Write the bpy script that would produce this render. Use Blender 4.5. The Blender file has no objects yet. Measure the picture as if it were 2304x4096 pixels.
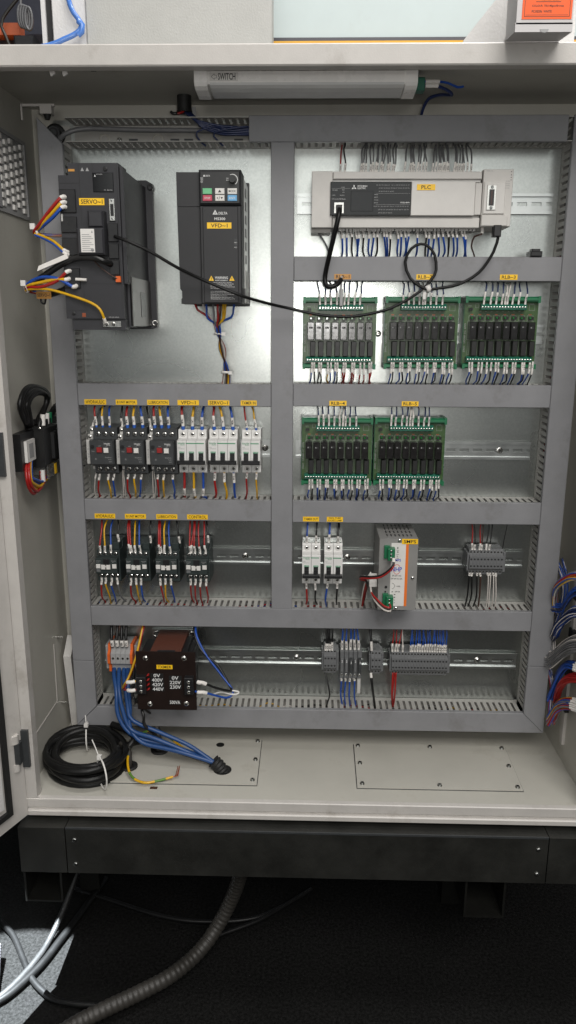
import bpy, math, random
from mathutils import Vector, Matrix

random.seed(11)
S = 0.001                      # everything below is written in millimetres
scene = bpy.context.scene
COL = scene.collection

# ------------------------------------------------------------------ camera
CAM = Vector((0.0, -1.5, 1.3))
_p, _y, _r = math.radians(13.867), math.radians(1.470), math.radians(0.2536)
_f = Vector((-math.sin(_y) * math.cos(_p), math.cos(_y) * math.cos(_p), -math.sin(_p)))
_R = Vector((math.cos(_y), math.sin(_y), 0.0))
_U = _R.cross(_f)
_R2 = _R * math.cos(_r) + _U * math.sin(_r)
_U2 = -_R * math.sin(_r) + _U * math.cos(_r)
cd = bpy.data.cameras.new('camera')
cd.sensor_fit = 'VERTICAL'
cd.sensor_height = 36.0
cd.lens = 27.056
cd.clip_start = 0.02
cd.clip_end = 200.0
cam = bpy.data.objects.new('camera', cd)
COL.objects.link(cam)
mw = Matrix((( _R2.x, _U2.x, -_f.x, CAM.x), (_R2.y, _U2.y, -_f.y, CAM.y), (_R2.z, _U2.z, -_f.z, CAM.z), (0, 0, 0, 1)))
cam.matrix_world = mw
scene.camera = cam

# ------------------------------------------------------------------ world, lamps, exposure
world = bpy.data.worlds.new('World')
scene.world = world
world.use_nodes = True
wb = world.node_tree.nodes['Background']
wb.inputs[0].default_value = (0.85, 0.92, 1.0, 1)
wb.inputs[1].default_value = 0.06

def area_lamp(name, loc, target, sx, sy, power, col):
    d = bpy.data.lights.new(name, 'AREA')
    d.shape = 'RECTANGLE'; d.size = sx; d.size_y = sy; d.energy = power; d.color = col
    o = bpy.data.objects.new(name, d); COL.objects.link(o)
    o.location = loc
    o.rotation_euler = (Vector(target) - Vector(loc)).to_track_quat('-Z', 'Y').to_euler()
    return o

# workshop daylight coming in high from in front of the cabinet
area_lamp('workshop_light', (0.7, -2.9, 3.5), (0.0, 0.0, 0.9), 2.4, 1.6, 92.0, (1.0, 0.97, 0.93))
# the bright hall beyond the photographer, from chest height upwards
area_lamp('hall_light', (0.2, -4.8, 2.25), (0.1, 0.0, 1.5), 3.4, 1.7, 21.0, (0.98, 1.0, 0.97))
# bright doorway behind the photographer, at eye level
area_lamp('doorway_light', (0.17, -4.6, 1.22), (0.1, 0.0, 1.1), 0.5, 0.4, 10.0, (1.0, 0.97, 0.92))
# roof light over the machine behind the cabinet
area_lamp('roof_light', (0.5, -0.2, 4.2), (-0.1, 0.5, 1.8), 1.6, 0.8, 75.0, (1.0, 0.99, 0.97))
# the small lamp of the hand-held phone, beside its lens
d = bpy.data.lights.new('phone_lamp', 'POINT'); d.energy = 8.0; d.shadow_soft_size = 0.035; d.color = (1.0, 0.98, 0.95)
o = bpy.data.objects.new('phone_lamp', d); COL.objects.link(o); o.location = (0.04, -1.5, 1.33)
# a hard beam that reaches the floor beside the plinth
d = bpy.data.lights.new('floor_beam', 'SPOT'); d.energy = 22000.0; d.spot_size = math.radians(5.4); d.spot_blend = 0.03
d.shadow_soft_size = 0.01; d.color = (0.86, 0.94, 1.0)
o = bpy.data.objects.new('floor_beam', d); COL.objects.link(o); o.location = (-1.2, -0.7, 4.5)
o.rotation_euler = (Vector((-0.585, -0.31, 0.0)) - o.location).to_track_quat('-Z', 'Y').to_euler()

vs = scene.view_settings
vs.view_transform = 'Standard'
vs.look = 'None'
vs.exposure = 0.1
vs.gamma = 1.0
vs.use_curve_mapping = False

# ------------------------------------------------------------------ materials
MATS = {}
def mat(name, col, rough=0.5, metal=0.0, var=0.10, scale=40.0, bump=0.0, bscale=500.0, spec=0.5, dirt=0.0, trans=0.0, stretch=None):
    m = bpy.data.materials.new(name); m.use_nodes = True
    nt = m.node_tree; n = nt.nodes; l = nt.links
    b = n['Principled BSDF']
    b.inputs['Roughness'].default_value = rough
    b.inputs['Metallic'].default_value = metal
    b.inputs['Specular IOR Level'].default_value = spec
    if trans: b.inputs['Transmission Weight'].default_value = trans
    tc = n.new('ShaderNodeTexCoord')
    vec = tc.outputs['Object']
    if stretch:
        mp = n.new('ShaderNodeMapping'); mp.inputs['Scale'].default_value = stretch
        l.new(vec, mp.inputs['Vector']); vec = mp.outputs['Vector']
    nz = n.new('ShaderNodeTexNoise'); nz.inputs['Scale'].default_value = scale
    nz.inputs['Detail'].default_value = 6.0; nz.inputs['Roughness'].default_value = 0.65
    l.new(vec, nz.inputs['Vector'])
    rp = n.new('ShaderNodeValToRGB')
    rp.color_ramp.elements[0].position = 0.3; rp.color_ramp.elements[1].position = 0.72
    c0 = tuple(max(0.0, c * (1 - var)) for c in col); c1 = tuple(min(1.0, c * (1 + var)) for c in col)
    rp.color_ramp.elements[0].color = (*c0, 1); rp.color_ramp.elements[1].color = (*c1, 1)
    l.new(nz.outputs['Fac'], rp.inputs['Fac'])
    out = rp.outputs['Color']
    if dirt > 0:
        n2 = n.new('ShaderNodeTexNoise'); n2.inputs['Scale'].default_value = 9.0; n2.inputs['Detail'].default_value = 9.0
        n2.inputs['Roughness'].default_value = 0.72
        l.new(tc.outputs['Object'], n2.inputs['Vector'])
        r2 = n.new('ShaderNodeValToRGB')
        r2.color_ramp.elements[0].position = 0.56; r2.color_ramp.elements[0].color = (0, 0, 0, 1)
        r2.color_ramp.elements[1].position = 0.78; r2.color_ramp.elements[1].color = (dirt, dirt, dirt, 1)
        l.new(n2.outputs['Fac'], r2.inputs['Fac'])
        mx = n.new('ShaderNodeMix'); mx.data_type = 'RGBA'
        l.new(r2.outputs['Color'], mx.inputs['Factor']); l.new(out, mx.inputs['A'])
        mx.inputs['B'].default_value = (col[0] * 0.42, col[1] * 0.38, col[2] * 0.32, 1)
        out = mx.outputs['Result']
    l.new(out, b.inputs['Base Color'])
    mr = n.new('ShaderNodeMapRange'); mr.inputs['To Min'].default_value = max(0.02, rough - 0.08); mr.inputs['To Max'].default_value = min(1.0, rough + 0.08)
    l.new(nz.outputs['Fac'], mr.inputs['Value']); l.new(mr.outputs['Result'], b.inputs['Roughness'])
    if bump > 0:
        bz = n.new('ShaderNodeTexNoise'); bz.inputs['Scale'].default_value = bscale; bz.inputs['Detail'].default_value = 3.0
        l.new(tc.outputs['Object'], bz.inputs['Vector'])
        bp = n.new('ShaderNodeBump'); bp.inputs['Strength'].default_value = bump; bp.inputs['Distance'].default_value = 0.001
        l.new(bz.outputs['Fac'], bp.inputs['Height']); l.new(bp.outputs['Normal'], b.inputs['Normal'])
    MATS[name] = m
    return m

mat('duct', (0.228, 0.228, 0.238), 0.48, var=0.09, scale=14, bump=0.15, bscale=700, dirt=0.6)
mat('duct_side', (0.40, 0.39, 0.365), 0.5, var=0.08, scale=20, dirt=0.4)
mat('paint', (0.48, 0.465, 0.415), 0.42, var=0.05, scale=9, bump=0.25, bscale=450, dirt=0.45)
mat('paint_edge', (0.53, 0.505, 0.475), 0.38, var=0.06, scale=20, bump=0.2, bscale=450, dirt=0.6)
mat('plinth', (0.018, 0.018, 0.016), 0.42, var=0.4, scale=14, bump=0.2, bscale=300, dirt=0.3)
mat('zinc', (0.56, 0.58, 0.57), 0.30, 1.0, var=0.04, scale=30)
mat('screw_dark', (0.30, 0.30, 0.28), 0.3, 1.0, var=0.15, scale=200)
mat('screw', (0.66, 0.65, 0.62), 0.22, 1.0, var=0.15, scale=200)
mat('servo', (0.022, 0.022, 0.026), 0.50, var=0.12, scale=60, bump=0.25, bscale=900)
mat('servo_dark', (0.012, 0.012, 0.013), 0.40, var=0.2, scale=90)
mat('black_gloss', (0.006, 0.006, 0.007), 0.12, var=0.1)
mat('vfd', (0.019, 0.019, 0.021), 0.52, var=0.12, scale=60, bump=0.2, bscale=900)
mat('servo_alu', (0.12, 0.115, 0.11), 0.4, 0.7, var=0.2, scale=30)
mat('alu', (0.42, 0.42, 0.41), 0.35, 0.9, var=0.10, scale=60)
mat('plc', (0.58, 0.56, 0.53), 0.5, var=0.05, scale=40, bump=0.1, bscale=800)
mat('plc_light', (0.63, 0.61, 0.58), 0.45, var=0.04, scale=40)
mat('pcb', (0.045, 0.095, 0.028), 0.35, var=0.30, scale=150)
mat('green', (0.010, 0.145, 0.060), 0.38, var=0.12, scale=60)
mat('green_term', (0.012, 0.120, 0.075), 0.35, var=0.15, scale=80)
mat('relay', (0.012, 0.011, 0.011), 0.20, var=0.2, scale=120, bump=0.06, bscale=200)
mat('fuse', (0.008, 0.008, 0.008), 0.42, var=0.2, scale=120)
mat('led', (0.01, 0.16, 0.03), 0.15, var=0.2)
mat('white_plastic', (0.72, 0.70, 0.67), 0.38, var=0.04, scale=60)
mat('mcb', (0.74, 0.73, 0.71), 0.35, var=0.04, scale=60)
mat('grey_plastic', (0.33, 0.33, 0.33), 0.45, var=0.08, scale=80)
mat('term_grey', (0.135, 0.138, 0.142), 0.45, var=0.12, scale=80)
mat('aux_grey', (0.50, 0.49, 0.47), 0.45, var=0.06, scale=60)
mat('dark_grey', (0.040, 0.043, 0.045), 0.45, var=0.12, scale=80)
mat('contactor', (0.026, 0.036, 0.035), 0.42, var=0.15, scale=80)
mat('red_button', (0.30, 0.02, 0.02), 0.4, var=0.1)
mat('label', (0.95, 0.57, 0.015), 0.40, var=0.05, scale=60)
mat('label_old', (0.55, 0.26, 0.05), 0.45, var=0.1, scale=60)
mat('ink', (0.010, 0.010, 0.010), 0.5, var=0.1)
mat('white_ink', (0.75, 0.75, 0.74), 0.5, var=0.03)
mat('grey_ink', (0.33, 0.33, 0.33), 0.5, var=0.03)
mat('green_ink', (0.01, 0.25, 0.10), 0.5, var=0.03)
mat('blue_ink', (0.02, 0.05, 0.45), 0.5, var=0.03)
mat('orange_ink', (0.80, 0.18, 0.02), 0.5, var=0.03)
mat('red_ink', (0.60, 0.03, 0.02), 0.5, var=0.05)
mat('key_green', (0.16, 0.50, 0.25), 0.4); mat('key_red', (0.55, 0.07, 0.12), 0.4); mat('key_blue', (0.16, 0.42, 0.70), 0.4)
mat('smps', (0.27, 0.265, 0.255), 0.40, 0.15, var=0.05, scale=30)
mat('orange_plastic', (0.72, 0.13, 0.02), 0.4, var=0.1)
mat('tx_plate', (0.012, 0.0055, 0.004), 0.5, spec=0.3, var=0.2, scale=50)
mat('tx_core', (0.110, 0.036, 0.022), 0.5, var=0.2, scale=50, bump=0.3, bscale=120, stretch=(1, 6, 1))
mat('sleeve', (0.76, 0.73, 0.69), 0.45, var=0.06, scale=90)
mat('wire_blue', (0.012, 0.070, 0.36), 0.32, var=0.12, scale=90)
mat('wire_navy', (0.010, 0.022, 0.090), 0.35, var=0.12, scale=90)
mat('wire_red', (0.34, 0.014, 0.012), 0.32, var=0.12, scale=90)
mat('wire_yellow', (0.66, 0.37, 0.008), 0.32, var=0.10, scale=90)
mat('wire_black', (0.009, 0.009, 0.009), 0.34, var=0.2, scale=90)
mat('wire_white', (0.60, 0.56, 0.52), 0.4, var=0.06, scale=90)
mat('wire_grey', (0.16, 0.16, 0.165), 0.4, var=0.12, scale=90)
mat('wire_brown', (0.055, 0.025, 0.018), 0.4, var=0.12, scale=90)
mat('cable_blue', (0.015, 0.062, 0.20), 0.40, var=0.15, scale=60, dirt=0.5)
mat('cable_black', (0.007, 0.007, 0.007), 0.42, spec=0.3, var=0.25, scale=40, dirt=0.3)
mat('earth_green', (0.10, 0.22, 0.03), 0.4, var=0.15, scale=60)
mat('ferrule_blue', (0.02, 0.10, 0.42), 0.4, var=0.1)
mat('conduit', (0.034, 0.031, 0.027), 0.5, var=0.2, scale=30)
mat('conduit_steel', (0.03, 0.03, 0.03), 0.5, 0.3, var=0.2, scale=60)
mat('foot_paint', (0.007, 0.007, 0.006), 0.6, var=0.3, scale=20, spec=0.2)
mat('rubber', (0.012, 0.012, 0.012), 0.6, var=0.2, scale=60)
mat('copper', (0.35, 0.10, 0.05), 0.4, 0.6, var=0.2, scale=200)
mat('lamp_body', (0.93, 0.91, 0.88), 0.28, var=0.03, scale=30)
mat('lamp_diffuser', (0.72, 0.72, 0.71), 0.22, var=0.03, scale=30)
mat('machine_grey', (0.42, 0.42, 0.40), 0.5, var=0.05, scale=25, bump=0.5, bscale=260)
mat('machine_white', (0.66, 0.65, 0.64), 0.45, var=0.03, scale=25, bump=0.6, bscale=220)
mat('machine_pale', (0.48, 0.55, 0.55), 0.5, var=0.04, scale=7, dirt=0.12)
mat('machine_dark', (0.03, 0.032, 0.045), 0.4, var=0.3, scale=8)
mat('machine_orange', (0.50, 0.12, 0.05), 0.5, var=0.2, scale=12)
mat('machine_yellow', (0.70, 0.36, 0.02), 0.5, var=0.1, scale=12)
mat('hose_blue', (0.08, 0.20, 0.55), 0.15, var=0.1)
mat('paper_orange', (0.95, 0.13, 0.02), 0.6, var=0.03)
mat('card', (0.60, 0.58, 0.58), 0.6, var=0.04, scale=20)
mat('clear_plastic', (0.55, 0.55, 0.53), 0.15, var=0.05, trans=0.85)

def plate_material():
    m = bpy.data.materials.new('galvanised'); m.use_nodes = True
    n = m.node_tree.nodes; l = m.node_tree.links; b = n['Principled BSDF']
    tc = n.new('ShaderNodeTexCoord')
    vo = n.new('ShaderNodeTexVoronoi'); vo.inputs['Scale'].default_value = 260.0
    nz = n.new('ShaderNodeTexNoise'); nz.inputs['Scale'].default_value = 6.0; nz.inputs['Detail'].default_value = 2.0
    n2 = n.new('ShaderNodeTexNoise'); n2.inputs['Scale'].default_value = 420.0; n2.inputs['Detail'].default_value = 3.0
    for q in (vo, nz, n2): l.new(tc.outputs['Object'], q.inputs['Vector'])
    rp = n.new('ShaderNodeValToRGB')
    rp.color_ramp.elements[0].color = (0.35, 0.37, 0.36, 1); rp.color_ramp.elements[1].color = (0.52, 0.54, 0.52, 1)
    mx = n.new('ShaderNodeMath'); mx.operation = 'MULTIPLY_ADD'; mx.inputs[1].default_value = 0.45
    l.new(vo.outputs['Distance'], mx.inputs[0]); l.new(nz.outputs['Fac'], mx.inputs[2]); l.new(mx.outputs[0], rp.inputs['Fac'])
    l.new(rp.outputs['Color'], b.inputs['Base Color'])
    b.inputs['Metallic'].default_value = 1.0
    mr = n.new('ShaderNodeMapRange'); mr.inputs['To Min'].default_value = 0.25; mr.inputs['To Max'].default_value = 0.31
    l.new(nz.outputs['Fac'], mr.inputs['Value']); l.new(mr.outputs['Result'], b.inputs['Roughness'])
    bp = n.new('ShaderNodeBump'); bp.inputs['Strength'].default_value = 0.05; bp.inputs['Distance'].default_value = 0.001
    l.new(n2.outputs['Fac'], bp.inputs['Height']); l.new(bp.outputs['Normal'], b.inputs['Normal'])
    MATS['galvanised'] = m
plate_material()

def ground_material():
    m = bpy.data.materials.new('oily_concrete'); m.use_nodes = True
    n = m.node_tree.nodes; l = m.node_tree.links; b = n['Principled BSDF']
    tc = n.new('ShaderNodeTexCoord')
    a = n.new('ShaderNodeTexNoise'); a.inputs['Scale'].default_value = 170.0; a.inputs['Detail'].default_value = 8.0; a.inputs['Roughness'].default_value = 0.75
    c = n.new('ShaderNodeTexNoise'); c.inputs['Scale'].default_value = 4.0; c.inputs['Detail'].default_value = 6.0
    for q in (a, c): l.new(tc.outputs['Object'], q.inputs['Vector'])
    r = n.new('ShaderNodeValToRGB')
    r.color_ramp.elements[0].position = 0.40; r.color_ramp.elements[0].color = (0.005, 0.005, 0.0046, 1)
    r.color_ramp.elements[1].position = 0.64; r.color_ramp.elements[1].color = (0.021, 0.0207, 0.0203, 1)
    l.new(a.outputs['Fac'], r.inputs['Fac'])
    mx = n.new('ShaderNodeMix'); mx.data_type = 'RGBA'; mx.blend_type = 'MULTIPLY'; mx.inputs['Factor'].default_value = 0.6
    l.new(r.outputs['Color'], mx.inputs['A']); l.new(c.outputs['Fac'], mx.inputs['B'])
    l.new(mx.outputs['Result'], b.inputs['Base Color'])
    b.inputs['Roughness'].default_value = 0.85; b.inputs['Specular IOR Level'].default_value = 0.08
    bp = n.new('ShaderNodeBump'); bp.inputs['Strength'].default_value = 0.2; bp.inputs['Distance'].default_value = 0.004
    l.new(a.outputs['Fac'], bp.inputs['Height']); l.new(bp.outputs['Normal'], b.inputs['Normal'])
    MATS['oily_concrete'] = m
ground_material()

# ------------------------------------------------------------------ mesh helpers
_TXT = {}
def text_mesh(s):
    if s not in _TXT:
        c = bpy.data.curves.new('t', 'FONT'); c.body = s; c.resolution_u = 2; c.offset = 0.012; c.align_x = 'LEFT'
        o = bpy.data.objects.new('t', c); COL.objects.link(o)
        bpy.context.view_layer.update()
        me = bpy.data.meshes.new_from_object(o.evaluated_get(bpy.context.evaluated_depsgraph_get()))
        v = [(q.co.x, q.co.y) for q in me.vertices]; f = [tuple(p.vertices) for p in me.polygons]
        bpy.data.objects.remove(o); bpy.data.meshes.remove(me); bpy.data.curves.remove(c)
        x0 = min(a for a, b in v); x1 = max(a for a, b in v); y0 = min(b for a, b in v); y1 = max(b for a, b in v)
        _TXT[s] = ([((a - x0) / (x1 - x0), (b - y0) / (y1 - y0)) for a, b in v], f, (x1 - x0) / (y1 - y0))
    return _TXT[s]

def spline(pts, step=6.0):
    P = [Vector(p) for p in pts]
    if len(P) < 3:
        return P
    out = []
    for i in range(len(P) - 1):
        p0 = P[i - 1] if i > 0 else P[0] * 2 - P[1]
        p1, p2 = P[i], P[i + 1]
        p3 = P[i + 2] if i + 2 < len(P) else P[-1] * 2 - P[-2]
        n = max(2, min(14, int((p2 - p1).length / step)))
        for k in range(n):
            t = k / n
            out.append(0.5 * ((2 * p1) + (-p0 + p2) * t + (2 * p0 - 5 * p1 + 4 * p2 - p3) * t * t + (-p0 + 3 * p1 - 3 * p2 + p3) * t ** 3))
    out.append(P[-1])
    return out

class MB:
    def __init__(s, tf=None):
        s.v = []; s.f = []; s.m = []; s.sm = []; s.tf = tf
    def add(s, vs, fs, mi=0, smooth=False):
        b = len(s.v)
        s.v += [s.tf(*p) if s.tf else tuple(p) for p in vs]
        for f in fs:
            s.f.append(tuple(b + i for i in f)); s.m.append(mi); s.sm.append(smooth)
        return s
    def box(s, x0, x1, y0, y1, z0, z1, mi=0):
        vs = [(x, y, z) for x in (x0, x1) for y in (y0, y1) for z in (z0, z1)]
        return s.add(vs, [(0, 1, 3, 2), (4, 6, 7, 5), (0, 4, 5, 1), (2, 3, 7, 6), (0, 2, 6, 4), (1, 5, 7, 3)], mi)
    def cbox(s, x0, x1, yb, yf, z0, z1, c=1.0, mi=0):
        # box standing out towards the front (yf < yb) with chamfered front edges
        r = lambda i, y: [(x0 + i, y, z0 + i), (x1 - i, y, z0 + i), (x1 - i, y, z1 - i), (x0 + i, y, z1 - i)]
        vs = r(0, yb) + r(0, yf + c) + r(c, yf)
        fs = [(3, 2, 1, 0), (8, 9, 10, 11)]
        for a in (0, 4):
            for k in range(4):
                fs.append((a + k, a + (k + 1) % 4, a + 4 + (k + 1) % 4, a + 4 + k))
        return s.add(vs, fs, mi)
    def prism_y(s, poly, y0, y1, mi=0):
        n = len(poly)
        vs = [(x, y0, z) for x, z in poly] + [(x, y1, z) for x, z in poly]
        fs = [tuple(range(n)), tuple(range(2 * n - 1, n - 1, -1))] + [(i, i + n, (i + 1) % n + n, (i + 1) % n) for i in range(n)]
        return s.add(vs, fs, mi)
    def prism_x(s, poly, x0, x1, mi=0):
        n = len(poly)
        vs = [(x0, y, z) for y, z in poly] + [(x1, y, z) for y, z in poly]
        fs = [tuple(range(n)), tuple(range(2 * n - 1, n - 1, -1))] + [(i, i + n, (i + 1) % n + n, (i + 1) % n) for i in range(n)]
        return s.add(vs, fs, mi)
    def prism_z(s, poly, z0, z1, mi=0):
        n = len(poly)
        vs = [(x, y, z0) for x, y in poly] + [(x, y, z1) for x, y in poly]
        fs = [tuple(range(n)), tuple(range(2 * n - 1, n - 1, -1))] + [(i, i + n, (i + 1) % n + n, (i + 1) % n) for i in range(n)]
        return s.add(vs, fs, mi)
    def cyl(s, p0, p1, r, n=10, mi=0, r1=None, smooth=True):
        p0, p1 = Vector(p0), Vector(p1); d = (p1 - p0).normalized()
        a = d.orthogonal().normalized(); b = d.cross(a); r1 = r if r1 is None else r1
        ring = lambda p, q: [tuple(p + (a * math.cos(t) + b * math.sin(t)) * q) for t in (2 * math.pi * k / n for k in range(n))]
        vs = ring(p0, r) + ring(p1, r1)
        s.add(vs, [(k, (k + 1) % n, n + (k + 1) % n, n + k) for k in range(n)], mi, smooth)
        return s.add(vs, [tuple(range(n - 1, -1, -1)), tuple(range(n, 2 * n))], mi)
    def ring(s, c, axis, r0, r1, h, n=20, mi=0):
        c = Vector(c); d = Vector(axis).normalized(); a = d.orthogonal().normalized(); b = d.cross(a)
        def rg(p, q): return [tuple(p + (a * math.cos(t) + b * math.sin(t)) * q) for t in (2 * math.pi * k / n for k in range(n))]
        vs = rg(c, r0) + rg(c, r1) + rg(c + d * h, r1) + rg(c + d * h, r0)
        fs = []
        for j in range(4):
            for k in range(n):
                fs.append((j * n + k, j * n + (k + 1) % n, ((j + 1) % 4) * n + (k + 1) % n, ((j + 1) % 4) * n + k))
        return s.add(vs, fs, mi, True)
    def screw(s, x, y, z, r=3.0, h=1.6, mi=0, slot=True, mslot=1):
        # pan-head screw pointing to the front
        n = 10; a = random.uniform(0, 1.5)
        R = lambda q, yy: [(x + q * math.cos(2 * math.pi * k / n), yy, z + q * math.sin(2 * math.pi * k / n)) for k in range(n)]
        vs = R(r, y) + R(r, y - h * 0.6) + R(r * 0.6, y - h)
        fs = [(j * n + k, j * n + (k + 1) % n, (j + 1) * n + (k + 1) % n, (j + 1) * n + k) for j in (0, 1) for k in range(n)]
        s.add(vs, fs + [tuple(range(2 * n, 3 * n))], mi)
        if slot:
            for t in (a, a + math.pi / 2):
                dx, dz = math.cos(t) * r * 0.62, math.sin(t) * r * 0.62
                ex, ez = -math.sin(t) * r * 0.14, math.cos(t) * r * 0.14
                s.add([(x - dx - ex, y - h - 0.08, z - dz - ez), (x + dx - ex, y - h - 0.08, z + dz - ez), (x + dx + ex, y - h - 0.08, z + dz + ez), (x - dx + ex, y - h - 0.08, z - dz + ez)], [(0, 1, 2, 3)], mslot)
        return s
    def tube(s, pts, r, n=6, mi=0, rf=None, cap=True):
        P = [Vector(p) for p in pts]; N = len(P)
        t = (P[1] - P[0]).normalized(); a = t.orthogonal().normalized()
        vs = []
        for i in range(N):
            t = (P[min(i + 1, N - 1)] - P[max(i - 1, 0)]).normalized()
            a = (a - t * a.dot(t)).normalized(); b = t.cross(a)
            q = rf(i) if rf else r
            vs += [tuple(P[i] + (a * math.cos(2 * math.pi * k / n) + b * math.sin(2 * math.pi * k / n)) * q) for k in range(n)]
        fs = [(i * n + k, i * n + (k + 1) % n, (i + 1) * n + (k + 1) % n, (i + 1) * n + k) for i in range(N - 1) for k in range(n)]
        s.add(vs, fs, mi, True)
        if cap: s.add(vs[:n] + vs[-n:], [tuple(range(n - 1, -1, -1)), tuple(range(n, 2 * n))], mi)
        return s
    def text(s, st, x0, x1, z0, z1, y, mi=1, keep=False, vert=False):
        # flat print facing the front, fitted into the box (vert: reading upwards)
        v, f, asp = text_mesh(st)
        if keep:
            w, h = (x1 - x0, z1 - z0) if not vert else (z1 - z0, x1 - x0)
            if w / h > asp: w = h * asp
            else: h = w / asp
            cx, cz = (x0 + x1) / 2, (z0 + z1) / 2
            if vert: x0, x1, z0, z1 = cx - h / 2, cx + h / 2, cz - w / 2, cz + w / 2
            else: x0, x1, z0, z1 = cx - w / 2, cx + w / 2, cz - h / 2, cz + h / 2
        if vert: vs = [(x1 - b * (x1 - x0), y, z0 + a * (z1 - z0)) for a, b in v]
        else: vs = [(x0 + a * (x1 - x0), y, z0 + b * (z1 - z0)) for a, b in v]
        return s.add(vs, f, mi)
    def poly(s, pts, y, mi=1):
        return s.add([(x, y, z) for x, z in pts], [tuple(range(len(pts)))], mi)
    def build(s, name, mats, parent=None):
        if isinstance(mats, str): mats = [mats]
        off = Vector((0, 0, 0)); q = parent
        while q is not None: off += Vector(q.location); q = q.parent
        me = bpy.data.meshes.new(name)
        me.from_pydata([(a * S - off.x, b * S - off.y, c * S - off.z) for a, b, c in s.v], [], s.f)
        for k in mats: me.materials.append(MATS[k])
        me.polygons.foreach_set('material_index', s.m)
        me.polygons.foreach_set('use_smooth', s.sm)
        me.update()
        o = bpy.data.objects.new(name, me); COL.objects.link(o)
        if parent: o.parent = parent
        return o

def tag(o, label=None, cat=None, group=None, kind=None):
    if label: o['label'] = label
    if cat: o['category'] = cat
    if group: o['group'] = group
    if kind: o['kind'] = kind
    return o
def thing(name, label, cat, loc=(0, 0, 0), group=None):
    o = bpy.data.objects.new(name, None); COL.objects.link(o)
    o.empty_display_size = 0.02
    o.location = Vector(loc) * S
    return tag(o, label, cat, group)
def copy_tree(o, parent=None):
    c = o.copy(); COL.objects.link(c); c.parent = parent
    for ch in o.children: copy_tree(ch, c)
    return c
def place(proto, used, loc, label, group=None):
    o = proto if not used else copy_tree(proto)
    o.location = Vector(loc) * S
    tag(o, label, None, group)
    return o
def share(mesh_obj, parent, loc, name=None):
    o = bpy.data.objects.new(name or mesh_obj.name.split('.')[0], mesh_obj.data); COL.objects.link(o)
    o.parent = parent; o.location = Vector(loc) * S
    return o
# ------------------------------------------------------------------ ground
g = MB().add([(-9000, -9000, 0), (9000, -9000, 0), (9000, 9000, 0), (-9000, 9000, 0)], [(0, 1, 2, 3)]).build('ground', 'oily_concrete')
g['kind'] = 'structure'

# ------------------------------------------------------------------ cabinet
XL, XR, YB, YF, ZF, ZC = -522, 526, 60, -240, 430, 1682
cab = thing('electrical_cabinet', 'beige steel control cabinet standing open on a black plinth', 'cabinet', (0, -100, 292))
MB().box(XL - 3, XR + 3, YB, YB + 3, ZF - 20, ZC + 3).build('back_wall', 'paint', cab)
lw = MB()
lw.box(XL - 3, XL, YF, YB, ZF - 20, 1484).box(XL - 3, XL, YF, YB, 1612, ZC)
lw.box(XL - 3, XL, 2, YB, 1484, 1612).box(XL - 3, XL, YF, -150, 1484, 1612)
lw = lw.build('side_wall', 'paint', cab)
MB().box(XR, XR + 3, YF, YB, ZF - 20, ZC).build('side_wall', 'paint', cab)
ce = MB().box(XL - 3, XR + 3, YF, YB, ZC, ZC + 3).build('ceiling', 'paint', cab)
MB().box(XL, XR, YF + 5, YB, ZF - 3, ZF).build('floor_pan', 'paint', cab)
MB().box(XL + 2, -500, YF, YF + 14, ZF - 2, 1668).box(-502, -500, YF + 14, YF + 22, ZF, 1668).build('door_frame', 'paint_edge', cab)
MB().box(510, XR + 4, YF, YF + 14, ZF - 2, 1668).build('door_frame', 'paint_edge', cab)
MB().cbox(-900, 900, YF + 20, YF - 2, 1667, 1697, 2).build('top_rail', 'paint_edge', cab)
MB().box(-900, 900, YF + 20, 400, 1688, 1697).build('roof_sheet', 'paint_edge', cab)
sl = MB()
sl.cbox(XL - 1, XR + 4, YF + 10, YF - 1, 412, 431, 1.5).box(XL - 1, XR + 4, YF + 6, YF + 2, 405, 413).cbox(XL + 3, XR + 4, YF + 12, YF - 6, 397, 409, 2)
sl.build('sill', 'paint_edge', cab)
# small clips under the ceiling and the slots left open
for x, y in ((-404, -205), (-385, -204)):
    MB().add([(x, y, 1682), (x + 9, y, 1682), (x + 11, y, 1668), (x + 4, y, 1664), (x, y + 4, 1682), (x + 9, y + 4, 1682), (x + 11, y + 4, 1668), (x + 4, y + 4, 1664)],
             [(0, 1, 2, 3), (4, 7, 6, 5), (0, 4, 5, 1), (1, 5, 6, 2), (2, 6, 7, 3), (3, 7, 4, 0)]).build('tape_tab', 'white_plastic', cab)
for x, y in ((-342, -179), (-178, -55), (363, -228)):
    MB().box(x - 4, x + 4, y - 9, y + 9, 1680.5, 1681.5).build('slot', 'ink', cab)
# weld blobs along the back top edge
for x in (-330, -190, -20, 120, 260, 350, 410):
    MB().cyl((x, 58, 1677), (x + 5, 56, 1676), 3.2, 7).build('weld_spot', 'paint', cab)
# mounting plate
pl = MB().prism_y([(-494, 478), (494, 478), (494, 1612), (462, 1650), (-462, 1650), (-494, 1612)], 0, 3).build('mounting_plate', 'galvanised', cab)
# painted return behind the plate, seen above the ducts
MB().box(-488, 512, 30, 34, 1640, 1682).build('plate_hanger', 'paint', cab)
# corner bolt with rubber washer
for x, z in ((-460, 1626), (493, 1612)):
    b = MB().ring((x, 0, z), (0, -1, 0), 8, 18, 6, 20).cyl((x, 0, z), (x, -16, z), 10, 14).build('mounting_bolt', 'rubber', cab)
    MB().cyl((x, -16, z), (x, -18, z), 6.5, 6).ring((x, -14, z), (0, -1, 0), 9, 11.5, 3, 18).build('bolt_head', 'dark_grey', b)
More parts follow.
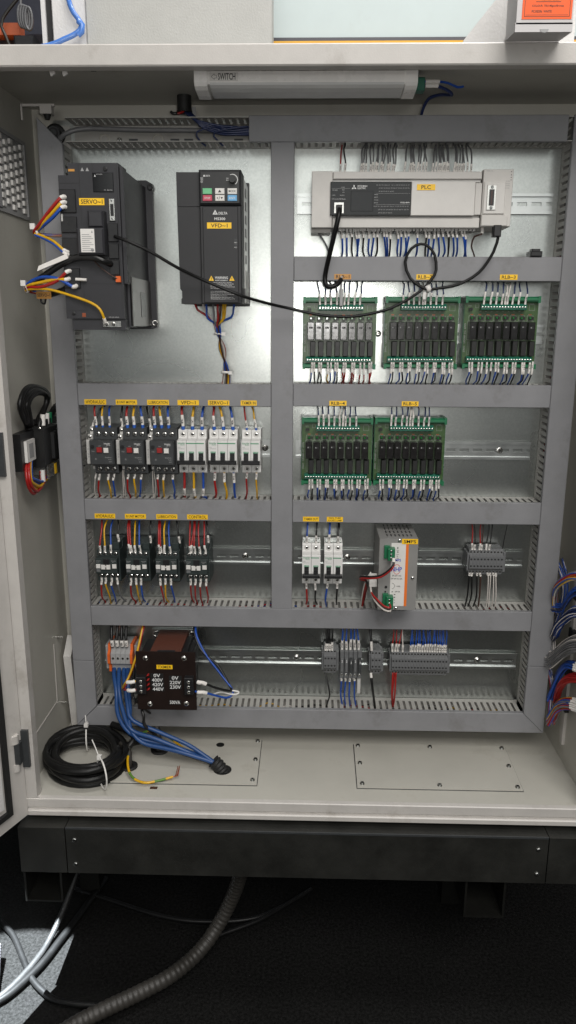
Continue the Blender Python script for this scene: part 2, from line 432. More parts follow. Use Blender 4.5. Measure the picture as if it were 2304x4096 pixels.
# bracket and rubber foot in the upper left corner
b = MB().box(-504, -446, -46, -42, 1662, 1666).box(-506, -503, -46, -42, 1640, 1666).build('corner_bracket', 'paint_edge', cab)
MB().box(-470, -450, -52, -36, 1649, 1662).build('bracket_block', 'paint_edge', b)
MB().cyl((-460, -44, 1649), (-460, -44, 1641), 7, 12, 0, 4).build('rubber_foot', 'rubber', b)
# gland plates
MB().box(-393.2, -90.8, -187.2, -20.8, 430, 431).build('plate_shadow_gap', 'dark_grey', cab)  # dark rim standing in for the shadow gap round the left gland plate
MB().prism_z([(102.6, -30.8), (422.4, -30.8), (419.4, -189.2), (100.6, -189.2)], 430, 431).build('plate_shadow_gap', 'dark_grey', cab)  # same dark rim, shade put into colour, round the right gland plate
g1 = MB().box(-392, -92, -186, -22, 430, 433.5).build('gland_plate', 'paint', cab)
g2 = MB().prism_z([(104, -32), (421, -32), (418, -188), (102, -188)], 430, 433.5).build('gland_plate', 'paint', cab)
sc = MB().cyl((0, 0, 0), (0, 0, 3.4), 5.0, 12, 0, 3.6).cyl((0, 0, 3.4), (0, 0, 3.5), 2.0, 6, 1)
scp = sc.build('screw', ['screw_dark', 'ink']); scp.parent = g1; scp.location = (-0.100, -0.029 + 0.1, 0.4335 - 0.292)
for x, y in ((-100, -100), (-101, -172)): share(scp, g1, (x, y + 100, 433.5 - 292))
for x, y in ((112, -40), (263, -40), (413, -40), (112, -106), (411, -107), (112, -177), (261, -178), (410, -179)): share(scp, g2, (x, y + 100, 433.5 - 292))
for x, y, r in ((-301, -71, 19), (-351, -135, 17)):
    MB().ring((x, y, 433.5), (0, 0, 1), r * 0.5, r, 4, 20).cyl((x, y, 430), (x, y, 434.5), r * 0.52, 14).build('cable_grommet', 'rubber', g1)
MB().cyl((-178, -46, 431), (-178, -46, 434), 8.5, 16).build('open_hole', 'ink', g1)
MB().cyl((-163, -139, 431), (-163, -139, 434), 18, 20).build('cable_hole', 'ink', g1)
MB().box(-296, -282, -203, -195, 430, 430.4).build('rust_spot', 'wire_brown', cab)
# studs on the left wall
for y, z in ((-12, 658), (-11, 508)):
    MB().cyl((XL, y, z), (XL + 14, y, z), 2.6, 8).build('stud', 'screw', cab)
# folded white sheet standing in the back left corner
MB().prism_x([(4, 606), (30, 412), (46, 404), (50, 430), (40, 640)], -516, -500).build('folded_sheet', 'white_plastic', cab)
# pressed crease in the left wall
MB().prism_x([(-33, 650), (-30, 650), (-34, 525), (-37, 525)], XL, XL + 1.2).build('wall_crease', 'paint_edge', cab)
MB().prism_x([(-36, 524), (-34, 521), (-190, 520), (-190, 523)], XL, XL + 1.2).build('wall_crease', 'paint_edge', cab)
# vent grille in the left wall
vg = thing('vent_grille', 'moulded grey vent grille with staggered pale tabs in the left cabinet wall', 'vent', (XL, -75, 1548))
MB().box(XL - 8, XL - 1, -150, 2, 1484, 1612).build('grille_back', 'grey_plastic', vg)
gf = MB()
gf.box(XL - 2, XL + 3, -3, 4, 1482, 1614).box(XL - 2, XL + 3, -152, -3, 1608, 1614).box(XL - 2, XL + 3, -152, -3, 1480, 1486).box(XL - 2, XL + 3, -158, -128, 1484, 1612)
gf.build('grille_frame', 'grey_plastic', vg)
tp = None
for i in range(5):
    for j in range(9):
        y, z = -16 - i * 25, 1494 + j * 13.4 + (6.7 if i % 2 else 0)
        if z > 1604: continue
        if tp is None:
            tp = MB().box(-1, 3, -6, 6, -4, 4).build('grille_tab', 'white_plastic', None); tp.parent = vg; o = tp
            o.location = Vector((0, y + 75, z - 1548)) * S
        else: share(tp, vg, (0, y + 75, z - 1548))

# plinth under the cabinet
ld = MB().box(-442, 447, -268, -225, 292, 389).build('plinth_panel', 'plinth', cab)
MB().box(-442, 447, -268.8, -266, 386.2, 389.8).build('worn_edge', 'dark_grey', ld)
MB().box(-531, -444, -268, -225, 292, 388).build('plinth_corner', 'plinth', cab)
MB().box(449, 540, -268, -225, 292, 388).build('plinth_corner', 'plinth', cab)
MB().box(-531, 540, -225, 60, 380, 396).build('plinth_top', 'plinth', cab)
for x, z in ((-426, 364), (-427, 312), (430, 364), (431, 312)):
    MB().screw(x, -268, z, 4.2, 2.6).build('plinth_screw', ['screw', 'ink'], ld)
def tube_foot(x0, x1, z0, z1):
    m = MB()
    for a in ((x0, x0 + 4, z0, z1), (x1 - 4, x1, z0, z1), (x0 + 4, x1 - 4, z1 - 4, z1), (x0 + 4, x1 - 4, z0, z0 + 4)):
        m.box(a[0], a[1], -258, 60, a[2], a[3])
    m.box(x0 + 14, x1 - 14, 15, 55, 0, z0)
    return m.build('square_tube', 'foot_paint', cab)
tube_foot(-532, -459, 218, 291)
tube_foot(304, 380, 205, 291)

# open door at the left, swung out past a right angle
DU = Vector((-0.385, -0.923, 0)); DN = Vector((0.923, -0.385, 0)); DO = Vector((-519, -243, 0))
def dtf(u, n, z):
    p = DO + DU * u + DN * n; return (p.x, p.y, z)
dr = MB(dtf).box(0, 560, -22, 0, 398, 1690).build('door', 'paint_edge', cab)
gs = MB(dtf).box(42, 52, 0, 7, 436, 1650).box(42, 540, 0, 7, 426, 436).build('door_gasket', 'rubber', dr)
MB(dtf).box(60, 540, 0, 5, 448, 1640).build('door_inner_panel', 'machine_white', dr)
for z in (536, 1082):
    h = MB().box(-519, -506, -247, -241, z - 36, z + 38).box(-534, -517, -262, -247, z - 22, z + 20).build('hinge', 'dark_grey', cab)
    MB().cyl((-528, -258, z + 20), (-528, -258, z + 36), 9, 12).build('hinge_knuckle', 'paint_edge', h)
    MB().cyl((-528, -258, z - 22), (-528, -258, z - 36), 8, 12).build('hinge_knuckle', 'paint_edge', h)

# ------------------------------------------------------------------ wiring ducts
def slot_wall(m, axis, c, t, a0, a1, depth=59.0, pitch=12.5, w=5.0, lo=13.0, hi=52.0):
    # slotted wall of a duct: a base strip, a clip strip and the fingers between the slots
    def bx(p, q, y0, y1):
        if axis == 'x': m.box(p, q, y0, y1, c, c + t)
        else: m.box(c, c + t, y0, y1, p, q)
    bx(a0, a1, -lo, -1.5); bx(a0, a1, -depth, -hi)
    p = a0
    while p < a1:
        q = min(p + pitch - w, a1)
        bx(p, q, -hi, -lo); p += pitch
LAB = {}
def duct(label, axis, a0, a1, c0, c1, lid=None, lids=None, walls=(True, True), wl=None):
    mid = ((a0 + a1) / 2, 0, (c0 + c1) / 2) if axis == 'x' else ((c0 + c1) / 2, 0, (a0 + a1) / 2)
    d = thing('wiring_duct', label, 'cable duct', mid)
    m = MB()
    if axis == 'x': m.box(a0, a1, -1.5, 0, c0 + 2, c1 - 2)
    else: m.box(c0 + 2, c1 - 2, -1.5, 0, a0, a1)
    m.build('duct_base', 'duct_side', d)
    for i, c in enumerate((c0 + 1.2, c1 - 2.7)):
        if walls[i]:
            m = MB(); w0, w1 = (wl[i] if wl else (a0, a1))
            slot_wall(m, axis, c, 1.5, w0, w1)
            m.build('slotted_side', 'duct_side', d)
    for poly in (lids or [lid or ([(a0, c0), (a1, c0), (a1, c1), (a0, c1)] if axis == 'x' else [(c0, a0), (c1, a0), (c1, a1), (c0, a1)])]):
        m = MB(); n = len(poly); cx = sum(p[0] for p in poly) / n; cz = sum(p[1] for p in poly) / n
        k = 1.0
        def ins(p): 
            dx, dz = cx - p[0], cz - p[1]
            return (p[0] + math.copysign(min(k, abs(dx)), dx), p[1] + math.copysign(min(k, abs(dz)), dz))
        ip = [ins(p) for p in poly]
        vs = [(x, -52.0, z) for x, z in poly] + [(x, -61.2, z) for x, z in poly] + [(x, -62.2, z) for x, z in ip]
        fs = [tuple(range(2 * n, 3 * n))] + [(j * n + i, j * n + (i + 1) % n, (j + 1) * n + (i + 1) % n, (j + 1) * n + i) for j in (0, 1) for i in range(n)]
        m.add(vs, fs); m.build('duct_lid', 'duct', d)
    return d
def name_label(parent, st, x0, x1, z0, z1, y=-62.9, m='label', ink='ink', name='name_label', pad=0.12):
    b = MB().box(x0, x1, y, y + 0.5, z0, z1, 0)
    lines = st.split('\n'); h = (z1 - z0) / len(lines)
    for i, t in enumerate(lines):
        zt = z1 - i * h
        tw = (x1 - x0)
        asp = text_mesh(t)[2]; hh = h * (1 - 2 * pad) if len(lines) == 1 else h * 0.86
        w = min(tw * 0.86, hh * asp * 1.0)
        hh = min(hh * 0.86, w / asp * 1.35)
        b.text(t, (x0 + x1) / 2 - w / 2, (x0 + x1) / 2 + w / 2, zt - h / 2 - hh / 2, zt - h / 2 + hh / 2, y - 0.15, 1)
    return b.build(name, [m, ink], parent)

dl = duct('tall grey wiring duct running up the left side beside the servo amplifier', 'z', 483, 1641, -474, -431.5,
          lids=[[(-474, 629), (-431.5, 629), (-431.5, 1599), (-474, 1641)], [(-474, 483.5), (-431.5, 527), (-431.5, 628.3), (-474, 628.3)]], wl=((490, 1600), (530, 1600)))
dr_ = duct('tall grey wiring duct running up the right side beside the relay boards', 'z', 483, 1643, 446, 489,
           lids=[[(446, 631), (489, 631), (489, 1643), (446, 1643)], [(446, 526), (489, 483.5), (489, 630.3), (446, 630.3)]], wl=((530, 1640), (490, 1640)))
dm = duct('grey vertical duct dividing the panel between motor drive and relay boards', 'z', 746, 1601, -69, -28.5)
dt = duct('top grey wiring duct with its lid missing over the servo amplifier', 'x', -426, 446, 1601, 1643, lid=[(-107, 1601), (437, 1601), (437, 1643), (-107, 1643)])
# holes, washers and a screw on the floor of the open top duct
for x in (-372, -275, -170):
    MB().ring((x, -1.6, 1617), (0, -1, 0), 7, 10.5, 1.2, 18).build('washer', 'paint', dt)
MB().screw(-345, -1.5, 1616, 5, 3).build('screw', ['screw', 'ink'], dt)
for x in (-320, -245, -220, -130): MB().box(x - 8, x + 8, -1.9, -1.4, 1614, 1619).build('base_slot', 'dark_grey', dt)
d1 = duct('grey wiring duct labelled RLB~1 to RLB~3 under the PLC', 'x', -27, 446, 1372, 1413.5, lid=[(-28, 1372), (445.5, 1372), (445.5, 1413.5), (-28, 1413.5)])
d2l = duct('grey wiring duct under the black motor drive with six yellow labels', 'x', -431, -70, 1146.5, 1187.5, lid=[(-431, 1146.5), (-69.5, 1146.5), (-69.5, 1187.5), (-431, 1187.5)])
d2r = duct('grey wiring duct labelled RLB~4 and RLB~5', 'x', -27, 446, 1148, 1189, lid=[(-28, 1148), (445.5, 1148), (445.5, 1189), (-28, 1189)])
d3l = duct('grey wiring duct under the breakers with four yellow labels above the contactors', 'x', -431, -70, 925.5, 966.5, lid=[(-431, 925.5), (-69.5, 925.5), (-69.5, 966.5), (-431, 966.5)])
d3r = duct('grey wiring duct labelled TXMER OUT under the lower relay boards', 'x', -27, 446, 924.5, 967, lid=[(-28, 924.5), (445.5, 924.5), (445.5, 967), (-28, 967)])
d4 = duct('long unlabelled grey wiring duct above the transformer', 'x', -431, 446, 706, 747, lid=[(-431, 706), (445.5, 706), (445.5, 746.5), (-431, 746.5)])
d5 = duct('bottom grey wiring duct with mitred corners above the cabinet floor', 'x', -470, 486, 483, 527, lid=[(-473.5, 483), (488.5, 483), (445, 526.5), (-430.5, 526.5)], wl=((-470, 486), (-428, 442)))
for t, x0, x1 in (('RLB~1', 44, 74), ('RLB~2', 190, 221), ('RLB~3', 338, 369)): name_label(d1, t, x0, x1, 1374.5, 1383.5, m='label_old' if x0 == 44 else 'label')
for t, x0, x1 in (('RLB~4', 39, 71), ('RLB~5', 173, 204)): name_label(d2r, t, x0, x1, 1149.5, 1158.5)
for t, x0, x1 in (('HYDRAULIC', -419, -378), ('B UNIT MOTOR', -360, -320), ('LUBRICATION', -301, -260), ('VFD~1', -244, -204), ('SERVO~1', -187, -147), ('TXMER IN', -126, -96)): name_label(d2l, t, x0, x1, 1148.5, 1158)
for t, x0, x1 in (('HYDRAULIC', -412, -372), ('B UNIT MOTOR', -353, -312), ('LUBRICATION', -292, -251), ('CONTROL', -232, -192)): name_label(d3l, t, x0, x1, 928.5, 938)
for t, x0, x1 in (('TXMER OUT', -8, 23), ('FAN, TUBE\nSOCKET, LAMP', 38, 69)): name_label(d3r, t, x0, x1, 926.8, 936.2)

# wires lying inside the ducts, seen through the slots
def duct_fill(axis, a0, a1, c, label, cols):
    m = MB(); mats = ['wire_red', 'wire_blue', 'wire_black', 'wire_yellow', 'wire_white', 'wire_grey']
    for k, ci in enumerate(cols):
        pts = []; n = int((a1 - a0) / 45) + 1
        for i in range(n + 1):
            a = a0 + (a1 - a0) * i / n
            cc = c + random.uniform(-13, 13); y = random.uniform(-44, -10)
            pts.append((a, y, cc) if axis == 'x' else (cc, y, a))
        m.tube(spline(pts, 15), 1.7, 5, ci)
    o = m.build('wire_bundle', mats); tag(o, label, 'wires', kind='stuff')
duct_fill('x', -425, -75, 1167, 'loose wires lying inside the duct under the motor drive', [0, 0, 3, 1, 0, 2, 3])
duct_fill('x', -20, 440, 1168, 'loose wires lying inside the duct labelled RLB~4 and RLB~5', [0, 1, 2, 2, 0, 3, 5])
duct_fill('x', -425, -75, 946, 'loose wires lying inside the duct above the contactors', [0, 0, 3, 1, 2, 5])
duct_fill('x', -20, 440, 946, 'loose wires lying inside the duct under the lower relay boards', [2, 2, 1, 5, 2, 4])
duct_fill('x', -425, 440, 727, 'loose wires lying inside the long duct above the transformer', [0, 1, 0, 2, 1, 4, 2, 0])
duct_fill('x', -425, 440, 505, 'loose wires lying inside the bottom duct', [2, 2, 5, 0, 3, 4, 2])
duct_fill('z', 540, 1590, 467, 'loose wires lying inside the tall right duct', [2, 2, 0, 1, 2, 4, 0])
duct_fill('z', 540, 1590, -452, 'loose wires lying inside the tall left duct', [2, 2, 2, 0, 2])
duct_fill('x', -20, 440, 1392, 'loose wires lying inside the duct under the PLC', [1, 1, 2, 2, 5])

# ------------------------------------------------------------------ DIN rails
def rail(label, x0, x1, zc, screws=()):
    r = thing('din_rail', label, 'rail', ((x0 + x1) / 2, 0, zc))
    m = MB()
    m.box(x0, x1, -2.6, -1.6, zc - 12.5, zc - 3.2).box(x0, x1, -2.6, -1.6, zc + 3.2, zc + 12.5)
    x = x0
    while x < x1:
        m.box(x, min(x + 8, x1), -2.6, -1.6, zc - 3.2, zc + 3.2); x += 26
    for s in (-1, 1):
        a = zc + s * 12.5; b = zc + s * 13.5
        m.box(x0, x1, -7.5, -0.2, min(a, b), max(a, b))
        a = zc + s * 13.5; b = zc + s * 17.5
        m.box(x0, x1, -7.5, -6.5, min(a, b), max(a, b))
    m.build('rail_profile', 'zinc', r)
    for x in screws:
        MB().screw(x, -2.6, zc, 4.6, 3.2).ring((x, -2.6, zc), (0, -1, 0), 3, 6.2, 0.8, 14).build('rail_screw', ['screw', 'ink'], r)
rail('slotted zinc rail carrying the PLC', -24, 437, 1509, (350,))
rail('slotted zinc rail carrying the three upper relay boards', -24, 438, 1279.5, (130,))
rail('slotted zinc rail carrying the miniature circuit breakers and motor starters', -425, -74, 1059.5, (-84,))
rail('slotted zinc rail carrying the two lower relay boards', -24, 433, 1058.5, (374,))
rail('slotted zinc rail carrying the four dark contactors', -425, -74, 837.5, (-125,))
rail('slotted zinc rail carrying the SMPS power supply', -26, 435, 837, (82,))
rail('long slotted zinc rail running behind the transformer', -425, 439, 616, (-19, 358))
# ------------------------------------------------------------------ miniature circuit breakers
def make_breaker(n):
    t = thing('circuit_breaker', 'white breaker', 'breaker')
    prof = [(-8, -42), (-50, -42), (-53, -39), (-53, -25), (-71, -22), (-72.5, -20.5), (-72.5, 22), (-71, 23.5), (-53, 26), (-53, 39), (-50, 42), (-8, 42)]
    for k in range(n):
        x = k * 18.0
        p = MB().prism_x(prof, x + 0.35, x + 17.65).build('pole', 'mcb', t)
        for z in (33, -33):
            MB().ring((x + 9, -52.4, z), (0, -1, 0), 4.1, 5.2, 0.9, 16).build('screw_well', 'aux_grey', p)
            MB().screw(x + 9, -51.5, z, 4.0, 2.0).build('terminal_screw', ['screw', 'ink'], p)
        MB().box(x + 4.5, x + 13.5, -73.0, -72.2, -20, 0).build('toggle_slot', 'servo_dark', p)
        MB().box(x + 4.2, x + 13.8, -73.1, -72.2, 0.2, 3.0).text('0-OFF', x + 4.8, x + 13.2, 0.7, 2.6, -73.2, 1).build('state_window', ['green_ink', 'white_ink'], p)
        MB().cyl((x + 9, -40, 42), (x + 9, -40, 42.4), 5, 10).build('wire_entry', 'aux_grey', p)
        MB().box(x + 5, x + 13, -78, -72, -14, -6).build('lever', 'servo_dark', p)
    w = 18 * n
    MB().cbox(1.0, w - 1.0, -73.2, -83, -20.5, -13.5, 1.6).build('toggle_bar', 'servo_dark', t)
    MB().text('Schneider', 1.5, 15.5, 17.0, 20.5, -72.7, 0).text('Electric', 7, 15, 14.8, 16.6, -72.7, 0).box(17, w - 3, -72.8, -72.4, 17.6, 19.2).text('iC60N', 1.8, 6.5, 10.2, 11.8, -72.7, 1).text('A9F44363', 1.8, 14, 7.6, 9.0, -72.7, 1).build('front_print', ['green_ink', 'grey_ink'], t)
    MB().box(2, w - 2, -50, -20, 42.2, 44).build('top_cover', 'clear_plastic', t)
    return t
b3 = make_breaker(3)
place(b3, False, (-246, 0, 1059.5), 'white three pole circuit breaker under the yellow VFD~1 label', None)
b3b = place(b3, True, (-187, 0, 1060), 'white three pole circuit breaker under the yellow SERVO~1 label', None)
b2 = make_breaker(2)
place(b2, False, (-125, 0, 1060), 'white two pole circuit breaker under the yellow TXMER IN label', None)
place(b2, True, (-9, 0, 838), 'white two pole circuit breaker under the TXMER OUT label', None)
place(b2, True, (34, 0, 838), 'white two pole circuit breaker under the FAN, TUBE, SOCKET, LAMP label', None)

# ------------------------------------------------------------------ motor protection switches
def make_starter():
    t = thing('motor_starter', 'starter', 'motor switch')
    body = MB().prism_x([(-8, -43), (-60, -43), (-63, -40), (-63, -22), (-63, 25), (-63, 43), (-60, 46), (-8, 46)], 3, 48).build('body', 'dark_grey', t)
    MB().cbox(0.5, 45.5, -63, -86, -21.5, 24.5, 1.6).build('front_cover', 'dark_grey', t)
    for k in range(3):
        for z in (34, -33):
            MB().cyl((12 + k * 13.5, -62.5, z), (12 + k * 13.5, -63.4, z), 5.2, 12).build('screw_well', 'servo_dark', t)
            MB().screw(12 + k * 13.5, -63.4, z, 4.2, 1.6).build('terminal_screw', ['screw', 'ink'], t)
    MB().cyl((6.5, -86, 13), (6.5, -88, 13), 3.6, 14).box(3.5, 9.5, -88.6, -87.9, 12.4, 13.6).build('setting_dial', 'servo_dark', t)
    MB().cbox(14.5, 24.5, -86, -90, 2.5, 12, 0.8).text('STOP', 15.5, 23.5, 5.5, 8.5, -90.2, 1).build('stop_button', ['red_button', 'wire_red'], t)
    MB().cbox(27.5, 36.5, -86, -90, 1.8, 11, 0.8).build('start_button', 'white_plastic', t)
    pr = MB().text('Schneider', 28, 40, 17.5, 20.3, -86.3, 0).text('Electric', 33, 40, 15.4, 17, -86.3, 0).text('OFF', 17, 22, 13.4, 15.0, -86.3, 1).text('ON', 31, 34, 12.4, 13.8, -86.3, 1)
    pr.text('TeSys', 4, 10, 3, 5, -86.3, 1).text('EasyPact', 29, 41, -8.5, -6.2, -86.3, 1).text('Power', 35, 41, -11.6, -10, -86.3, 1).text('GZ1E', 36, 41, -16, -14.2, -86.3, 1).text('OK', 10, 13, -12, -9, -86.3, 1)
    pr.build('front_print', ['white_ink', 'grey_ink'], t)
    a = MB().cbox(-8.5, 0.2, -20, -76, -22, 24, 1.2).box(-3, 2.5, -62, -20, 24, 47).box(-2, 2.5, -60, -20, -34, -22).build('auxiliary_block', 'aux_grey', t)
    MB().cbox(-5.5, 2.8, -40, -70, 24.3, 34, 0.8).build('auxiliary_clamp', 'aux_grey', a)
    MB().screw(-1.5, -70, 29, 3.2, 1.4).build('clamp_screw', ['screw', 'ink'], a)
    MB().screw(0, -62, 41, 2.8, 1.4).build('clamp_screw', ['screw', 'ink'], a)
    MB().screw(0, -60, -26, 2.8, 1.4).build('clamp_screw', ['screw', 'ink'], a)
    MB().text('95-3', -6, -2.5, -10, 8, -76.2, 0, vert=True).build('block_print', ['grey_ink'], a)
    return t
ms = make_starter()
place(ms, False, (-408.5, 0, 1059.5), 'dark grey motor switch with red and white buttons under the upper HYDRAULIC label', None)
place(ms, True, (-352, 0, 1059.5), 'dark grey motor switch with red and white buttons under the upper B UNIT MOTOR label', None)
place(ms, True, (-295.5, 0, 1059.5), 'dark grey motor switch with red and white buttons under the upper LUBRICATION label', None)

# ------------------------------------------------------------------ contactors
def make_contactor():
    t = thing('contactor', 'contactor', 'contactor')
    MB().prism_x([(-8, -38), (-62, -37), (-66, -34), (-66, 26), (-62, 28), (-40, 29), (-38, 40), (-8, 40)], 0, 45).build('body', 'contactor', t)
    MB().cbox(0.5, 42.5, -66, -81, -16, 15, 1.2).build('front_cover', 'contactor', t)
    MB().cbox(16, 27.5, -81, -83.5, 3, 14.5, 0.6).build('bridge_carrier', 'servo_dark', t)
    for k in range(4):
        x = 6 + k * 10.4
        MB().cyl((x, -65.5, 21), (x, -66.6, 21), 4.4, 12).build('screw_well', 'servo_dark', t)
        MB().screw(x, -66.6, 21, 3.5, 1.5).build('terminal_screw', ['screw', 'ink'], t)
        MB().cyl((x + 0.8, -65.5, -24), (x + 0.8, -66.6, -24), 4.4, 12).build('screw_well', 'servo_dark', t)
        MB().screw(x + 0.8, -66.6, -24, 3.5, 1.5).build('terminal_screw', ['screw', 'ink'], t)
    for x0, x1 in ((1.5, 10), (33, 41.3)): MB().cbox(x0, x1, -81, -83, -4.6, 3.8, 0.5).build('marker_plate', 'white_plastic', t)
    MB().cbox(12, 19.6, -81, -85, -6, 2.8, 0.5).cbox(22, 29.5, -81, -85, -6, 2.8, 0.5).box(19.6, 22, -83.5, -81, -2, 0).build('armature_slider', 'white_plastic', t)
    MB().box(1.8, 9.5, -81.5, -80.5, -12, -6.2).build('coil_window', 'term_grey', t)
    pr = MB().text('Schneider', 2, 11, 9.5, 11.2, -81.3, 0).text('Schneider', 31, 41, 9.5, 11.2, -81.3, 0).text('LC1E', 2.5, 8, 6.8, 8.3, -81.3, 0).text('A1', 33, 37, 6.8, 8.3, -81.3, 0)
    for k in range(4): pr.text('%d L%d' % (2 * k + 1, k + 1), 3 + k * 10.4, 9 + k * 10.4, 25.6, 26.8, -66.4, 0)
    pr.build('front_print', ['grey_ink'], t)
    MB().cbox(30, 44, -8, -62, 28, 42, 1.0).build('coil_terminal', 'contactor', t)
    return t
ct = make_contactor()
for i, (x, nm) in enumerate(((-411, 'HYDRAULIC'), (-352, 'B UNIT MOTOR'), (-294, 'LUBRICATION'), (-235, 'CONTROL'))):
    place(ct, i > 0, (x, 0, 837.5), 'dark contactor with white marker squares under the ' + ('lower ' if i < 3 else '') + nm + ' label', None)

# ------------------------------------------------------------------ relay boards
def make_relay_board():
    t = thing('relay_board', 'relay board', 'relay board')
    YP = -46.0
    c = MB()
    c.box(0, 134, -44, -8, 1, 126)                                    # carrier tray behind the board
    c.prism_x([(-30, 117), (-52, 117), (-56, 119), (-56, 125), (-52, 127), (-30, 127)], 4.5, 129.5)
    c.prism_x([(-58, 120.8), (-58, 122.4), (-55, 122.4), (-55, 120.8)], 4.5, 129.5)
    c.prism_x([(-30, 0), (-52, 0), (-56, 2), (-56, 7), (-52, 9), (-30, 9)], 4.5, 129.5)
    c.build('carrier', 'green', t)
    for x in (0, 129.5): [MB().box(x, x + 4.5, -57, -8, a, b).build('end_foot', 'green', t) for a, b in ((116, 128), (-1, 8))]
    pcb = MB().box(0.8, 133.2, YP, -44, 9, 117).build('circuit_board', 'pcb', t)
    pr = MB().text('SWC   UD08F-1C  0775', 1.6, 4.8, 29, 80, YP - 0.2, 0, vert=True).text('SPARE', 7, 13, 110.2, 111.6, YP - 0.2, 0).text('FUSE', 118.5, 124.5, 114.2, 115.6, YP - 0.2, 0)
    def frame(x0, x1, z0, z1, w=0.35):
        for a in ((x0, x1, z0, z0 + w), (x0, x1, z1 - w, z1), (x0, x0 + w, z0, z1), (x1 - w, x1, z0, z1)): pr.poly([(a[0], a[2]), (a[1], a[2]), (a[1], a[3]), (a[0], a[3])], YP - 0.2, 0)
    frame(116.8, 127, 102.8, 113.5); frame(20, 26, 107.5, 115)
    RX = [8, 22.6, 37.3, 52.3, 67.6, 82.6, 98.2, 113.3]; FX = [13.4, 28.2, 43.2, 58.2, 73.2, 88.2, 103.2, 118.2]
    for k in range(8):
        frame(RX[k] - 0.9, RX[k] + 12.9, 50.5, 84.3); frame(FX[k] - 4.5, FX[k] - 1, 24, 47); frame(RX[k] + 1, RX[k] + 12, 85.3, 94)
        pr.text('CH%d' % k, 27.5 + k * 10.1, 31 + k * 10.1, 100.6, 102, YP - 0.2, 0)
        pr.text('R%d' % k, RX[k] + 3, RX[k] + 7, 95, 96.2, YP - 0.2, 0)
    pr.build('board_print', ['grey_ink'], pcb)
    def term(x0, z0, z1, n, p, name):
        a = MB().prism_x([(YP, z0), (-60, z0), (-61, z0 + 1), (-61, z1 - 4), (-57, z1), (YP, z1)], x0, x0 + n * p).build(name, 'green_term', t)
        for k in range(n):
            MB().screw(x0 + p * (k + 0.5), -61, (z0 + z1) / 2 - 1.0, 1.75, 0.7).build('terminal_screw', ['screw', 'ink'], a)
    term(27.5, 103.5, 114.5, 16, 5.08, 'terminal_row'); term(6, 11.5, 21.5, 24, 4.96, 'terminal_row')
    MB().box(8, 11, -52, YP, 103, 107.6).box(11.8, 14.6, -52, YP, 103, 107.6).build('spare_jumper', 'fuse', t)
    for k in range(8):
        x = RX[k]
        r = MB().cbox(x, x + 11.8, YP, -67, 51.8, 83, 0.8).box(x + 5.8, x + 6.0, -67.15, -66.9, 52.6, 82).build('relay', 'relay', t)
        MB().box(x + 2.8, x + 9.4, -67.3, -66.9, 71.5, 75).box(x + 3.6, x + 5.4, -67.5, -67.2, 72.2, 74.3, 1).build('relay_window', ['fuse', 'grey_ink'], r)
        x = FX[k]
        r = MB().cbox(x, x + 9.4, YP, -62, 22.5, 49, 0.8).build('fuse_holder', 'fuse', t)
        for q in (2.6, 4.4, 6.2): MB().box(x + q, x + q + 0.6, -62.2, -61.9, 32, 40).build('fuse_slit', 'ink', r)
        x = RX[k] + 3.5
        d = MB().box(x, x + 5.6, -49.5, YP, 86.6, 92.6).box(x + 6.5, x + 9.5, -48.5, YP, 87, 92).box(x - 0.5, x + 6, -47.6, YP, 84.5, 85.6).build('driver_chip', 'fuse', t)
        MB().cyl((x + 2.7, -49.5, 89.6), (x + 2.7, -51.5, 89.6), 2.3, 12, 0, 1.6).build('indicator', 'led', d)
        MB().box(x, x + 5, -47.2, YP, 95, 96.4).build('resistor', 'copper', t)
    return t
BN = ['upper relay board beside the centre duct', 'middle one of three upper relay boards', 'upper relay board beside the right duct', 'lower relay board beside the centre duct', 'lower relay board next to the bare rail']
BL = ['green board of eight glinting relays beside the centre duct under the network cable', 'green relay board in the middle of the row of three', 'green relay board beside the tall right duct', 'lower green relay board beside the centre duct', 'lower green relay board with the bare rail on its right']
rb = make_relay_board()
for i, (x, z, nm) in enumerate(((-11, 1217, 'RLB~1'), (138, 1218, 'RLB~2'), (281.5, 1219, 'RLB~3'), (-12, 998, 'RLB~4'), (125.5, 999, 'RLB~5'))):
    o = place(rb, i > 0, (x, 0, z), BL[i], 'relay boards')
    if i:
        for ch in o.children:
            if ch.name.startswith(('relay', 'fuse_holder', 'driver_chip')):
                ch.location = Vector((random.uniform(-0.5, 0.5), random.uniform(-0.8, 0.8), random.uniform(-0.5, 0.5))) * S
                ch.rotation_euler = (0, 0, random.uniform(-0.004, 0.004))

# ------------------------------------------------------------------ PLC
p = thing('plc_controller', 'wide grey programmable controller with black display panel and yellow PLC label', 'controller', (147, 0, 1504))
MB().box(2, 292, -74, -8, 1460, 1549).build('housing', 'plc', p)
MB().cbox(2, 37.5, -60, -86, 1459, 1550, 1.0).build('end_block', 'plc', p)
MB().cbox(38.3, 291.5, -60, -84, 1537.5, 1549.8, 1.2).build('terminal_cover', 'plc', p)
MB().cbox(38.3, 291.5, -60, -84, 1459, 1475.5, 1.2).build('terminal_cover', 'plc', p)
MB().box(38.3, 290, -80, -72, 1533.4, 1537.0).box(38.3, 290, -80, -72, 1476, 1478).build('cover_hinge', 'aux_grey', p)
MB().cbox(172, 280.2, -70, -90, 1478.5, 1532.5, 0.8).build('right_cover', 'plc_light', p)
MB().cbox(281, 292, -70, -87, 1480, 1531, 0.6).build('side_latch', 'plc', p)
dp = MB().cbox(34, 171.5, -70, -91, 1478.5, 1532.5, 0.8).build('display_panel', 'black_gloss', p)
MB().cbox(69, 107, -90.6, -91.8, 1485, 1517.5, 0.5).build('panel_lid', 'black_gloss', dp)
pr = MB()
